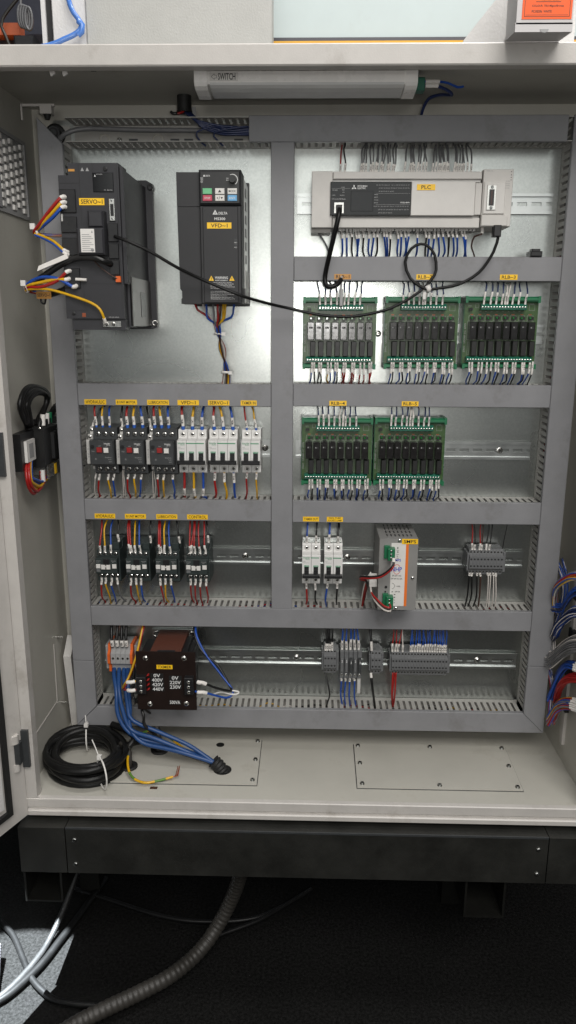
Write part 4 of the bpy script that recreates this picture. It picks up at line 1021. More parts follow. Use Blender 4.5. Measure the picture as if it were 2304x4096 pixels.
# motor switches and breakers, upper side
fb = ('ferrule_blue', 6.5, 3.4)
ST = [-410, -400, -388, -375, -353, -341, -328, -312, -299, -289, -276, -263]
SD = [-384, -406, -392, -374, -356, -344, -333, -317, -306, -294, -284, -263]
nm = ['HYDRAULIC', 'B UNIT MOTOR', 'LUBRICATION']
for k in range(3):
    s_ = slice(4 * k, 4 * k + 4)
    run(ST[s_][:1], SD[s_][:1], 'K', 1104, 1152, -50, 'into the upper side of the %s motor switch' % nm[k], 1.9, 18, txts=['24V'], sr=2.4)
    run(ST[s_][1:], SD[s_][1:], 'RYB', 1104, 1152, -58, 'into the upper side of the %s motor switch' % nm[k], 2.2 if k else 1.8, 20, txts='RYB', ferrule=fb if k else ('ferrule_blue', 5, 2.4), s0=5, sr=3.0 if k else 2.4)
run([-237, -219, -201], [-239, -219, -199], 'RYB', 1101, 1152, -50, 'into the upper side of the VFD~1 breaker', 2.5, 20, txts='RYB', ferrule=fb, s0=6, sr=3.2)
run([-178, -160, -142], [-181, -170, -150], 'RYB', 1101, 1152, -50, 'into the upper side of the SERVO~1 breaker', 2.3, 20, txts='RYB', ferrule=fb, s0=6, sr=3.1)
run([-116, -98], [-121, -108], 'RY', 1101, 1152, -50, 'into the upper side of the TXMER IN breaker', 1.6, 17, txts='RY', ferrule=('ferrule_blue', 5, 2.2), s0=4, sr=2.3)
# lower side
LT = [-407, -399, -382, -371, -355, -352, -344, -331, -318, -297, -294, -287, -275, -258]
LD = [-417, -408, -387, -378, -361, -358, -349, -338, -328, -302, -299, -291, -281, -261]
for k, (a, b, c) in enumerate(((0, 4, 'WRYB'), (4, 9, 'WWRYB'), (9, 14, 'WWRYB'))):
    sp = [i for i in range(a, b)]; nW = c.count('W')
    run(LT[a:a + nW], LD[a:a + nW], 'W' * nW, 1020, 962, -50, 'from the lower side of the %s motor switch' % nm[k], 1.0, 14 if k == 0 else 0, sr=1.8)
    run(LT[a + nW:b], LD[a + nW:b], 'RYB', 1020, 962, -56, 'from the lower side of the %s motor switch' % nm[k], 1.8, 16, txts=['%s%d' % (q, k + 1) for q in 'RYB'], sr=2.4)
run([-237, -219, -201], [-239, -219, -199], 'RYB', 1019, 960, -50, 'from the lower side of the VFD~1 breaker', 2.4, 16, txts=['R4', 'Y4', 'B4'], s0=32, sr=2.9, sag=1)
run([-178, -160, -142], [-179, -159, -140], 'RYB', 1019, 960, -50, 'from the lower side of the SERVO~1 breaker', 2.3, 17, txts=['R5', 'Y5', 'B5'], s0=1, sr=3.0, sag=1)
run([-116, -98], [-120, -99], 'RY', 1019, 960, -50, 'from the lower side of the TXMER IN breaker', 1.6, 12, txts=['R6', 'Y6'], s0=1, sr=2.3)
# contactors
CT = [-404, -395, -383, -370, -345, -342, -335, -325, -307, -287, -284, -278, -266, -250, -227, -225, -218, -208, -197, -193]
CD = [-406, -392, -382, -375, -351, -350, -339, -330, -308, -291, -289, -278, -271, -257, -231, -224, -221, -213, -204, -198]
for a, b, c, w in ((0, 4, 'RYBK', 'HYDRAULIC'), (4, 9, 'RRYBK', 'B UNIT MOTOR'), (9, 14, 'RRYBK', 'LUBRICATION'), (14, 20, 'RRRRRK', 'CONTROL')):
    for i in range(a, b):
        blk = c[i - a] == 'K'
        run([CT[i]], [CD[i]], c[i - a], 877 if blk else 861, 932, -52 if blk else -66, 'hanging into the upper side of the %s contactor' % w, 1.7, 16, txts=['0' if blk else '%s%d' % (c[i - a], a // 4 + 1)], sr=2.4, sag=5)
KT = [-404, -396, -384, -374, -346, -336, -326, -288, -278, -267, -228, -218, -208, -197]
KD = [-409, -398, -388, -367, -347, -337, -328, -288, -278, -267, -228, -221, -211, -200]
for a, b, c, w in ((0, 4, 'RYBG', 'HYDRAULIC'), (4, 7, 'RYB', 'B UNIT MOTOR'), (7, 10, 'RYB', 'LUBRICATION'), (10, 14, 'RRRR', 'CONTROL')):
    run(KT[a:b], KD[a:b], c, 809, 741, -66, 'from the lower side of the %s contactor' % w, 1.7, 15, txts=['U%d' % k for k in range(b - a)], sr=2.4, sag=6)
# right-hand breakers
run([0, 18], [1, 19], 'BK', 880, 931, -50, 'into the upper side of the TXMER OUT breaker', 1.7, 17, txts=['230V', '0'], sr=2.4)
run([43, 61], [46, 62], 'BK', 880, 931, -50, 'into the upper side of the FAN, TUBE breaker', 2.1, 16, txts=['4', '0'], sr=2.7)
run([0, 17], [1, 22], 'RK', 797, 741, -50, 'from the lower side of the TXMER OUT breaker', 1.8, 13, txts=['Z', 'O'], sr=2.4)
run([42, 61], [40, 61], 'BK', 797, 741, -50, 'from the lower side of the FAN, TUBE breaker', 1.8, 11, txts=['4', '0'], sr=2.4)
# terminals beside the SMPS
run([324, 329, 338, 342, 351, 357], [322, 325, 342, 344, 354, 362], 'RKRNKK', 868, 931, -44, 'hanging into the terminal strip beside the SMPS', 1.2, 13, txts=['24V'] * 6, sr=2.2, sag=1)
wire([(384, -40, 868), (386, -40, 890), (391, -36, 920), (391, -33, 932)], 'K', 0.8, 'single thin black wire at the right end of the ten terminal strip')
run([322, 327, 337, 342], [321, 325, 336, 347], 'KKKN', 821, 741, -44, 'dropping from the terminal strip beside the SMPS', 1.6, 8, txts=['24V'] * 4, sr=2.2, sag=8)
run([357, 362, 368, 373], [363, 366, 374, 378], 'WWWW', 821, 741, -44, 'dropping from the terminal strip beside the SMPS', 1.2, 8, txts=['X'] * 4, sr=2.2, sag=3)
# bottom row terminals
run([40, 44, 49, 54], [45, 47, 50, 53], 'KKKK', 650, 712, -42, 'hanging into the block of four small terminals', 1.5, 17, txts=['0'] * 4, sr=2.3)
run([74, 83, 91, 100, 108], [73, 81, 91, 93, 104], 'BBBBB', 652, 712, -40, 'hanging into the fuse terminals', 1.7, 22, txts=['P0'] * 5, sr=2.7)
wire([(134, -42, 652), (133, -44, 668), (131, -38, 690), (129, -33, 712)], 'K', 2.4, 'thick black wire hanging into the block of three terminals', None, (0, 20), None, sr=2.9)
run([176, 182, 187, 197], [175, 187, 195, 197], 'RRRW', 650, 712, -42, 'hanging into the left end of the eighteen terminal strip', 1.2, 17, txts=['24V'] * 4, sr=2.3)
TB_ = [213, 217, 222, 227, 232, 237, 242, 247, 252, 257, 262, 267, 272, 277, 281, 284]; TD_ = [214, 217, 224, 230, 233, 237, 242, 247, 253, 258, 264, 269, 274, 277, 280, 283]
run(TB_, TD_, 'B' * 16, 650, 712, -42, 'hanging into the eighteen terminal strip', 1.2, 17, txts=['%02d' % k for k in range(16)], sr=2.2)
wire([(39, -42, 602), (44, -50, 588), (50, -56, 560), (46, -46, 535), (45, -35, 520)], 'K', 1.6, 'thin black wire curving down from the block of four small terminals')
run([73, 82, 91, 99], [78, 84, 93, 105], 'BBBB', 592, 520, -42, 'dropping from the fuse terminals into the bottom duct', 1.6, 9, txts=['P'] * 4, sr=2.4)
wire([(134, -42, 602), (136, -48, 585), (141, -46, 550), (146, -36, 520)], 'K', 2.4, 'thick black wire dropping from the block of three terminals into the bottom duct', None, (0, 10), None, sr=2.9)
run([178, 182, 186], [182, 183, 185], 'RRR', 602, 520, -42, 'dropping from the eighteen terminal strip into the bottom duct', 1.6, 0, sag=16)
# mains terminals
for x, d, t_ in ((-394, -396, 'R'), (-384, -384, 'Y'), (-374, -375, 'B'), (-365, -366, 'N')):
    wire([(x, -50, 655), (x, -54, 668), (d, -46, 690), (d, -33, 712)], 'K', 3.2, 'thick black wire hanging into the orange ended mains terminals', 'black mains supply wires', (3, 16), t_, sr=4.0, cat='wire')

# ------------------------------------------------------------------ cables
def cable(name, label, pts, r, m, n=10, step=8, group=None, rf=None, cat='cable'):
    o = MB().tube(spline(pts, step), r, n, 0, rf).build(name, m)
    return tag(o, label, cat, group)
# drive supply and motor leads
for i, (x, c, mid) in enumerate(((-200, 'R', (-184, -112, 1313)), (-186, 'W', (-176, -112, 1312)), (-180, 'B', (-178, -116, 1306)), (-168, 'G', (-166, -112, 1300)), (-160, 'R', (-160, -110, 1305)), (-154, 'N', (-158, -108, 1300)), (-150, 'Y', (-152, -110, 1302)), (-146, 'Y', (-149, -112, 1306)), (-131, 'B', (-136, -114, 1308)))):
    k = i - 4
    wire([(x, -112, 1332), (x + (mid[0] - x) * 0.3, -114, 1320), mid, (-163 + k * 1.4, -104, 1294 + abs(k)), (-161 + k * 0.9, -90 - (i % 3) * 3, 1280), (-158 - k * 1.2, -70 - (i % 2) * 4, 1252), (-154 + k * 0.7, -52 - (i % 3) * 3, 1222), (-154 + k * 1.3, -40 - (i % 2) * 4, 1200), (-157 + k * 1.6, -34, 1180)],
         c, 2.0, '%s lead looping out under the black frequency drive' % WN[c], '%s leads under the frequency drive' % WN[c])
for z, y, x in ((1279, -89, -161), (1208, -46, -154)):
    tie = MB().ring((x, y, z - 2), (0.02, 0.1, 1), 8.2, 9.4, 4, 16).box(x + 5, x + 12, y - 10, y - 5, z - 3, z + 3)
    tag(tie.build('cable_tie', 'white_plastic'), 'clear cable tie round the drive leads, %s' % ('just under the drive' if z > 1250 else 'just above the duct'), 'cable tie')
# servo leads
SVG = 'coloured power leads of the servo amplifier'
def svl(pts, c, r, lab, sl=None): wire(pts, c, r, lab, SVG, sl, None, None, sr=r * 1.3, n=8)
for i, (z, c) in enumerate(((1491, 'R'), (1483, 'Y'), (1476, 'B'))):
    svl([(-390, -203, z), (-394, -209, z - 1), (-410, -208, z - 16), (-438, -196 + i * 3, 1449 - i * 2), (-449, -188 + i * 2, 1440 - i), (-440, -180, 1437), (-412, -176, 1436), (-395, -178, 1437)], c, 2.7, '%s servo lead slanting from the upper plug to the upper white cable tie' % WN[c], (0, 9))
for i, (z, c) in enumerate(((1408, 'Y'), (1404, 'B'))):
    svl([(-390, -203, z), (-396, -208, z + 3), (-412, -202, z + 16), (-432, -192, 1433 - i * 3), (-447, -189, 1438 - i * 2)], c, 2.3, '%s servo lead curving from the upper white tie down to the middle plug' % WN[c], (0, 9))
for i, (x, z, c, mz) in enumerate(((-389, 1379, 'R', 1352), (-391, 1367, 'Y', 1361), (-380, 1356, 'B', 1366))):
    svl([(x, -203, z), (x - 4, -209, z - 2), (-410, -206, (z + mz) / 2 - 2 + i * 4), (-440, -198, mz + (2, 0, 3)[i]), (-464, -188, 1354 + i * 3), (-472, -178, 1350 + i * 2), (-462, -160, 1346), (-440, -140, 1344)], c, 2.7, '%s servo lead curving from the lower plug to the lower white cable tie' % WN[c], (0, 9))
svl([(-336, -201, 1298), (-337, -206, 1306), (-342, -209, 1319), (-356, -208, 1329), (-391, -206, 1341), (-427, -200, 1350), (-460, -190, 1351), (-472, -180, 1349)], 'Y', 2.2, 'long yellow servo lead curving down to the earth plate', (0, 8))
for x, y, z, w in ((-448, -188, 1441, 'upper'), (-472, -183, 1353, 'lower')):
    tag(MB().ring((x, y, z - 2), (0.6, 0.5, 0.3), 5.5, 7, 4, 14).box(x - 5, x + 3, y - 6, y, z + 3, z + 12).build('cable_tie', 'white_plastic'), 'white cable tie on the %s loop of the servo leads' % w, 'cable tie')
wire([(-322, -204, 1390), (-326, -214, 1392), (-340, -218, 1398), (-362, -214, 1400), (-388, -206, 1396), (-429, -196, 1375), (-462, -180, 1357), (-470, -150, 1350)], 'K', 5.2, 'thick black servo cable crossing the amplifier front', None, None, n=10, name='servo_cable', cat='cable')
tag(MB().prism_y([(-440, 1378), (-437, 1386), (-390, 1405), (-388, 1398)], -212, -206).build('cable_tag', 'sleeve'), 'long white marker tag lying on the thick black servo cable', 'tag')
wire([(-352, -201, 1398), (-340, -206, 1386), (-324, -206, 1374), (-312, -206, 1367)], 'N', 1.0, 'thin brown wire running to the orange plug of the servo amplifier')
tb_ = wire([(-448, -150, 1343), (-432, -160, 1345), (-410, -168, 1352), (-398, -170, 1362)], 'K', 5.0, 'short black sheathed cable behind the orange SERVO~1 tag', None, None, n=10, name='motor_cable', cat='cable')
tg = thing('cable_tag', 'faded orange SERVO~1 tag tied on a black cable', 'tag', (-446, -170, 1342))
name_label(tg, 'SERVO~1', -458, -433, 1336, 1348, -171, 'label_old', 'ink', 'tag_plate')
MB().tube(spline([(-452, -168, 1337), (-450, -172, 1330), (-446, -168, 1328), (-445, -164, 1336)], 3), 1.6, 6).build('tag_tie', 'servo_dark', tg)
tag(MB().tube([(-380, -205, 1366), (-362, -206, 1365)], 2.4, 8).build('spare_sleeve', 'sleeve'), 'loose pale marker sleeve on the lower front of the servo amplifier', 'sleeve')
# black fibre cable from servo to PLC adapter, with its loop
fib = [(-313, -206, 1432), (-290, -216, 1424), (-255, -206, 1408), (-217, -190, 1386), (-176, -168, 1367), (-112, -158, 1342), (-67, -120, 1330), (-38, -100, 1324), (15, -96, 1313), (50, -94, 1310), (85, -92, 1311), (137, -86, 1322), (178, -82, 1342), (203, -78, 1360),
       (215, -76, 1374), (223, -74, 1390), (219, -72, 1416), (207, -72, 1430), (194, -72, 1434), (178, -72, 1426), (168, -72, 1404), (178, -74, 1376), (204, -82, 1358), (228, -82, 1359), (263, -80, 1366), (297, -80, 1386), (319, -84, 1420), (325, -88, 1449), (322, -86, 1462)]
fo = cable('fibre_cable', 'long thin black cable swinging from servo amplifier to adapter module with one loop', fib, 2.6, 'cable_black', 8, 10)
MB().cbox(315, 328, -78, -94, 1444, 1463, 1.5).build('plug', 'servo_dark', fo)
MB().ring((206, -80, 1356), (0.8, 0.1, 0.4), 4.2, 6.5, 8, 14).box(200, 205, -86, -80, 1340, 1352).build('white_tie', 'white_plastic', fo)
# network cable out of the PLC
eth = cable('network_cable', 'thick black network cable plugged into the PLC front and hanging over the duct', [(49, -94, 1489), (49, -108, 1484), (47, -114, 1470), (42, -108, 1448), (34, -92, 1413), (29, -76, 1390), (27, -72, 1374), (30, -76, 1363), (40, -78, 1361), (50, -74, 1366), (56, -64, 1374)], 4.2, 'cable_black', 10, 8)
MB().cbox(44, 54, -92, -104, 1482, 1494, 1).build('plug', 'servo_dark', eth)
tag(MB().cbox(54, 60, -62, -70, 1328, 1358, 1).box(55.5, 58.5, -66, -60, 1358, 1380).build('spare_plug', 'grey_plastic'), 'grey spare plug hanging above relay board RLB~1', 'plug')
wire([(14, -50, 1456), (22, -52, 1444), (31, -46, 1430), (38, -36, 1405)], 'G', 1.6, 'thin grey wire from the left foot of the PLC')
wire([(300, -70, 1461), (299, -72, 1450), (288, -66, 1447), (285, -60, 1432), (292, -48, 1420), (299, -36, 1408)], 'N', 1.5, 'short brown wire looping under the adapter module', None, (0, 10), sr=3.2)
# cables lying in the open end of the top duct
GT = 'cables lying in the open top duct'
cable('duct_cable', 'dark grey cable curving out of the open top duct', [(-452, -20, 1560), (-447, -30, 1596), (-440, -42, 1612), (-420, -44, 1622), (-390, -38, 1628), (-300, -36, 1626), (-196, -36, 1625), (-100, -34, 1623)], 4.2, 'wire_grey', 8, 14)
for i in range(5):
    cable('duct_cable', 'dark blue wire running from the ceiling gland into the top duct', [(-221 + i * 2, -34, 1655), (-212 + i * 3, -50, 1646 - i), (-196 + i, -52, 1637 - i * 2), (-160, -48 + i, 1630 - i * 3), (-130, -46 + i * 2, 1628 - i * 2.5), (-95, -40, 1625 - i * 2)], 2.0, 'wire_navy', 7, 10, 'blue wires in the top duct', cat='wire')
for i, (x, x2) in enumerate(((-196, -172), (-165, -120))):
    wire([(x2 + 20, -46, 1627), (x2, -52, 1627), (x - 2, -54, 1618), (x + 2, -52, 1606), (x + 12, -46, 1598)], 'D', 1.5, 'dark blue wire drooping out of the open top duct', 'blue wires drooping from the top duct')
gt = thing('ceiling_gland', 'black cable sleeve hanging from the cabinet ceiling with wires coming out', 'cable gland', (-222, -30, 1682))
MB().cyl((-222, -30, 1682), (-222, -30, 1657), 12.5, 18).ring((-222, -30, 1655), (0, 0, 1), 10, 13.5, 3, 18).build('sleeve', 'rubber', gt)
MB().box(-211, -204, -14, -12, 1640, 1668).build('strap', 'grey_plastic', gt)
wire([(-226, -32, 1660), (-232, -40, 1652), (-240, -42, 1651), (-244, -40, 1654)], 'K', 2.6, 'short black wire end at the ceiling gland')
wire([(-220, -32, 1660), (-224, -42, 1653), (-232, -44, 1650)], 'R', 2.2, 'short red wire end at the ceiling gland')

# blue supply cables from the mains terminals to the floor conduit
BG = 'thick blue supply cables'
for i, (x, mids) in enumerate(((-394, [(-380, -92, 575), (-377, -104, 537), (-360, -112, 505), (-330, -116, 486), (-270, -120, 474), (-225, -126, 462)]),
                               (-384, [(-374, -94, 580), (-366, -106, 545), (-348, -116, 506), (-300, -124, 492), (-240, -130, 470), (-215, -134, 460)]),
                               (-374, [(-362, -92, 590), (-356, -102, 553), (-346, -112, 525), (-290, -118, 502), (-235, -124, 480), (-205, -130, 463)]),
                               (-366, [(-357, -90, 592), (-352, -100, 548), (-350, -114, 508), (-325, -124, 482), (-280, -130, 474), (-235, -136, 466)]))):
    cable('supply_cable', 'thick blue supply cable sweeping from the mains terminals to the floor conduit', [(x, -46, 604), (x + 2, -60, 598)] + mids + [(-178, -138, 447), (-164, -139, 428)], 4.3, 'cable_blue', 9, 10, BG)
cp = spline([(-181, -138, 452), (-172, -139, 444), (-164, -140, 432), (-160, -140, 424)], 1.2)
tag(MB().tube(cp, 13, 18, 0, lambda i: 13 + 1.1 * math.cos(i * 1.25)).build('conduit_end', 'rubber'), 'black corrugated conduit end sticking out of the cabinet floor round the blue cables', 'conduit')
wire([(-331, -60, 560), (-326, -110, 552), (-320, -122, 540), (-319, -122, 520), (-302, -110, 492), (-270, -118, 466), (-230, -122, 452), (-196, -130, 446), (-170, -138, 436)], 'K', 3.2, 'black cable curving from under the transformer to the floor conduit', name='black_cable', cat='cable')
wire([(-352, -50, 610), (-348, -80, 585), (-344, -104, 572), (-334, -100, 556), (-322, -70, 520), (-318, -40, 500)], 'K', 2.6, 'thin black cable passing behind the left of the transformer', name='black_cable', cat='cable')
ec = MB(); eP = spline([(-190, -125, 446), (-240, -100, 452), (-275, -70, 458), (-300, -56, 466), (-328, -62, 472), (-346, -90, 470), (-352, -136, 458), (-338, -178, 444), (-310, -194, 438), (-282, -187, 438), (-256, -176, 440)], 6)
for i in range(len(eP) - 1):
    ec.tube([eP[i], eP[i + 1]], 2.5, 8, 0 if (i % 9) < 6 else 1, cap=False)
eo = tag(ec.build('earth_wire', ['wire_yellow', 'earth_green']), 'yellow and green earth wire curling over the cabinet floor to a bare end', 'wire')
fr_ = MB()
for k in range(9): fr_.tube(spline([(-258, -175, 440), (-249 + random.uniform(-3, 3), -172 + random.uniform(-2, 2), 440), (-246 + random.uniform(-4, 3), -166 + random.uniform(-6, 6), 452 + random.uniform(0, 8))], 4), 0.5, 4)
fr_.build('bare_strands', 'copper', eo)
# cables through the grommets
cable('gland_cable', 'grey cable rising out of the rear floor grommet', [(-301, -71, 424), (-301, -70, 440), (-306, -64, 462), (-312, -46, 486), (-318, -30, 500)], 7.0, 'conduit', 10)
cable('gland_cable', 'grey cable rising out of the front floor grommet into the coil', [(-351, -135, 424), (-351, -133, 444), (-354, -126, 468), (-372, -110, 470)], 6.0, 'conduit', 10)
cable('gland_cable', 'black cable bending from the rear grommet towards the coil', [(-303, -76, 436), (-318, -74, 454), (-338, -80, 458), (-360, -100, 462), (-376, -120, 462)], 6.0, 'cable_black', 10)
cable('gland_cable', 'black cable dropping behind the coil from the bottom duct', [(-414, 10, 500), (-408, -8, 484), (-396, -22, 470), (-390, -40, 462)], 5.5, 'cable_black', 10)
# coil of black cable
cc = thing('cable_coil', 'coil of thick black cable tied with two white ties on the cabinet floor', 'cable', (-430, -130, 432))
cpts = []; N = 10 * 26
for i in range(N + 1):
    t = 2 * math.pi * i / 26.0; k = i / 26.0
    lay = int(k * 1.0)
    ra = 62 + (lay % 3) * 5.5 + 8 * math.sin(t * 0.37 + 1); rb_ = 82 + (lay % 3) * 6 + 9 * math.sin(t * 0.29)
    zz = 438 + (lay // 3) * 10 + (lay % 3) * 5 + 5 * math.sin(t * 0.8 + 0.5) + 9 * max(0, math.sin(t)) * (0.5 + 0.12 * lay)
    tilt = math.radians(-30)
    x, y = rb_ * math.cos(t), ra * math.sin(t)
    cpts.append((-438 + x * math.cos(tilt) * 0.92 - y * 0.25, -136 + y * 0.98 + x * 0.05, zz))
MB().tube(cpts, 7.0, 10).build('cable_turns', 'cable_black', cc)
MB().tube(spline([(-370, -128, 452), (-352, -112, 470), (-346, -100, 480), (-366, -84, 486), (-400, -66, 488)], 6), 7.0, 10).build('cable_tail', 'cable_black', cc)
for a, b, c in (((-448, -90), (-456, -44), 0), ((-398, -186), (-374, -222), 1)):
    dx, dy = b[0] - a[0], b[1] - a[1]
    lp = []
    for k in range(17):
        t = 2 * math.pi * k / 16
        lp.append(((a[0] + b[0]) / 2 + dx * 0.62 * math.cos(t), (a[1] + b[1]) / 2 + dy * 0.62 * math.cos(t), 462 + 30 * math.sin(t)))
    tt = MB().tube(lp, 1.7, 6, cap=False).box(lp[5][0] - 4, lp[5][0] + 4, lp[5][1] - 4, lp[5][1] + 4, lp[5][2] - 2, lp[5][2] + 6)
    tl = (-460, -50, 515) if c == 0 else (-412, -168, 512)
    tt.tube([lp[5], ((lp[5][0] + tl[0]) / 2, (lp[5][1] + tl[1]) / 2, (lp[5][2] + tl[2]) / 2 + 1), tl], 1.3, 5)
    tt.build('cable_tie', 'white_plastic', cc)

# transformer leads
wire([(-214, -134, 623), (-206, -138, 622), (-198, -136, 620), (-174, -126, 605), (-148, -108, 590), (-150, -98, 594), (-175, -84, 632), (-207, -78, 660), (-224, -60, 690), (-226, -34, 712)], 'K', 2.6, 'black lead looping from the right side of the transformer up to the duct', None, (6, 24), '0', sr=4.2)
wire([(-214, -134, 601), (-206, -138, 601), (-197, -136, 600), (-177, -124, 588), (-156, -112, 577), (-146, -106, 580), (-146, -100, 590), (-170, -90, 618), (-200, -80, 655), (-220, -64, 690), (-224, -34, 712)], 'B', 2.3, 'blue lead looping from the right side of the transformer up to the duct', None, (6, 24), '230V', sr=4.0)
tag(MB().tube(spline([(-182, -112, 584), (-166, -110, 588), (-150, -108, 583), (-136, -106, 582), (-132, -104, 586), (-146, -104, 589)], 3), 1.8, 6).build('cable_tie', 'white_plastic'), 'white cable tie on the two leads right of the transformer', 'cable tie')
wire([(-328, -134, 621), (-338, -138, 620), (-350, -132, 616), (-362, -110, 594), (-352, -92, 612), (-340, -80, 648), (-332, -56, 690), (-330, -34, 712)], 'Y', 2.3, 'yellow lead from the left side of the transformer', None, (4, 20), '1C', sr=3.8)
wire([(-328, -134, 603), (-338, -138, 602), (-350, -130, 600), (-360, -108, 592), (-350, -88, 614), (-338, -76, 650), (-330, -54, 692), (-327, -34, 712)], 'R', 2.3, 'red lead from the left side of the transformer', None, (4, 20), '440', sr=3.8)
# SMPS leads
for i, (c, z) in enumerate((('K', 881), ('R', 878))):
    wire([(160, -136, z - 4), (160, -146, z - 8), (156, -148, z - 18), (138, -142, 846 - i * 3), (118, -128, 838 - i * 3), (104, -110, 833 - i * 4), (104, -96, 824 - i * 3), (114, -84, 816), (118, -70, 800), (116, -50, 770), (113, -34, 741)], c, 2.2, '%s lead dropping from the upper green plug of the SMPS' % WN[c], None, (2, 11) if i == 0 else None, sr=3.0)
for i, (c, z) in enumerate((('W', 779), ('N', 784), ('R', 786))):
    wire([(157, -136, z), (157, -146, z - 2), (146, -142, z - 1), (132, -126, z + 8), (124, -108, 800), (122, -96, 818), (118, -84, 822 - i), (112 + i, -66, 790), (110 + i, -34, 741)], c, 1.9, '%s lead curving from the lower green plug of the SMPS' % WN[c], None, None)
tag(MB().tube([(116, -102, 826), (122, -98, 836), (126, -92, 822), (118, -92, 818), (116, -102, 826)], 2.2, 6).box(120, 134, -104, -100, 810, 836).build('cable_tie', 'white_plastic'), 'white tie mount holding the leads beside the SMPS', 'cable tie')
# ------------------------------------------------------------------ isolator on the left wall
iso = thing('isolator_switch', 'black main isolator switch with white side label on the left cabinet wall', 'switch', (-518, -80, 1075))
MB().box(-521, -504, -172, -104, 1040, 1106).build('side_flange', 'servo_dark', iso)
MB().box(-505, -499, -158, -116, 1054, 1092, 0).box(-498.9, -498.5, -148, -126, 1060, 1086, 1).build('side_label', ['white_plastic', 'grey_ink'], iso)
MB().prism_y([(-520, 1036), (-489, 1036), (-486, 1039), (-486, 1106), (-489, 1111), (-520, 1114)], -106, 30).build('body', 'fuse', iso)
MB().box(-486.3, -480, -66, 24, 1046, 1096).build('front_block', 'servo_dark', iso)
MB().box(-512, -488, -84, 20, 1110, 1122).build('top_terminal', 'servo_dark', iso)
MB().screw(-492, -106, 1108, 3.0, 2).build('terminal_screw', ['screw', 'ink'], iso)
MB().box(-516, -490, -98, 16, 1020, 1036).build('terminal_cover', 'clear_plastic', iso)
MB().box(-489, -487, -92, -20, 1012, 1054).build('clear_shield', 'clear_plastic', iso)
MB().box(-486.8, -486.2, -54, -42, 1014, 1034).build('caution_tag', 'label', iso)
MB().box(-486.2, -485.6, -52, -32, 1048, 1061).build('small_label', 'white_plastic', iso)
LOOP = [(-514, -112, 1114), (-505, -140, 1122), (-500, -168, 1141), (-498, -180, 1160), (-498, -152, 1180), (-498, -102, 1186), (-498, -46, 1173), (-498, -30, 1156), (-500, -54, 1137), (-502, -80, 1124), (-502, -94, 1112)]
for i in range(5):
    k = i * 1.0
    cable('isolator_cable', 'thick black cable looping above the isolator switch', [(x + 1.5 * k + random.uniform(-1, 1), -100 + (y + 100) * (1 - 0.085 * k) + random.uniform(-3, 3), 1150 + (z - 1150) * (1 - (0.085 if z > 1150 else 0.0) * k) + random.uniform(-2, 2)) for x, y, z in LOOP], 4.6, 'cable_black', 9, 8, 'black cables looping above the isolator')
cable('isolator_cable', 'thick black cable running from the isolator behind the left duct', [(-494, -40, 1118), (-494, -26, 1128), (-492, -6, 1138), (-490, 20, 1140), (-490, 50, 1138)], 6.0, 'cable_black', 9)
for i, (y, m) in enumerate(((-88, 'sleeve'), (-66, 'white_plastic'), (-50, 'green'))):
    tag(MB().tube([(-492, y, 1112), (-491, y + 1, 1132)], 4.8, 8).build('marker_sleeve', m), '%s cable sleeve on top of the isolator switch' % ('cream', 'white', 'green')[i], 'sleeve')
LEAD = [(-508, -140, 1056), (-502, -162, 1043), (-499, -170, 1026), (-499, -162, 1008), (-499, -142, 994), (-499, -116, 998), (-498, -100, 1011), (-498, -100, 1028)]
for i, c in enumerate('RRYYBB'):
    k = i * 6.0
    cable('isolator_lead', '%s lead looping under the isolator switch' % WN[c], [(x + (i % 2) * 4, y + k * (0.45 if j < 4 else 1.25), z + (k * 0.5 if 2 < j < 6 else 0)) for j, (x, y, z) in enumerate(LEAD)], 2.9, WC[c], 8, 6, '%s leads under the isolator' % WN[c], cat='wire')
for i, y in enumerate((-99, -74)):
    tag(MB().tube([(-495, y, 1008), (-495, y, 1030)], 4.4, 8).build('marker_sleeve', 'white_plastic'), 'white sleeve under the isolator on the %s leads' % ('red', 'yellow')[i], 'sleeve')

# ------------------------------------------------------------------ bundles on the right wall
def bundle(label, path, cols, n, spread, r=1.5, tips=None):
    mats = [WC[c] for c in sorted(set(cols))] + ['sleeve']; ix = {c: i for i, c in enumerate(sorted(set(cols)))}
    m = MB(); n = int(n * 1.9); r = r * 0.72
    for k in range(n):
        a = random.uniform(0, 6.28); q = math.sqrt(random.random()) * spread * 1.15
        ox, oz = q * math.cos(a), q * math.sin(a)
        pts = []
        for i, (x, y, z) in enumerate(path):
            w = 1.0 + 0.5 * abs(i - len(path) / 2) / len(path)
            pts.append((x + ox * 0.7 * w + random.uniform(-1, 1), y + oz * 0.5 + random.uniform(-1, 1), z + (ox * 0.35 + oz) * w * 0.9 + random.uniform(-1.2, 1.2)))
        P = spline(pts, 8)
        m.tube(P, r, 5, ix[cols[k % len(cols)]])
        if tips:
            m.tube(arc_cut(P, 0, tips), r * 1.7, 6, len(mats) - 1)
    o = m.build('wire_bundle', mats); tag(o, label, 'wires', kind='stuff'); return o
bundle('loop of yellow, red, grey and blue wires bent round on the right cabinet wall', [(530, -150, 850), (501, -125, 844), (489, -105, 830), (481, -85, 809), (482, -75, 788), (487, -65, 768), (499, -50, 746)], 'YRRGBGWG', 16, 6, 1.7)
bundle('upper dark blue and white wires behind the right duct on the right wall', [(503, -30, 838), (510, -40, 815), (512, -48, 785), (508, -46, 750), (502, -40, 715), (499, -40, 690)], 'BDWBGD', 14, 8, 1.3)
bundle('spray of blue wires crossing the right wall under the coloured loop', [(532, -150, 828), (504, -125, 814), (496, -105, 786), (494, -90, 768), (485, -68, 760)], 'BDB', 8, 7, 1.2)
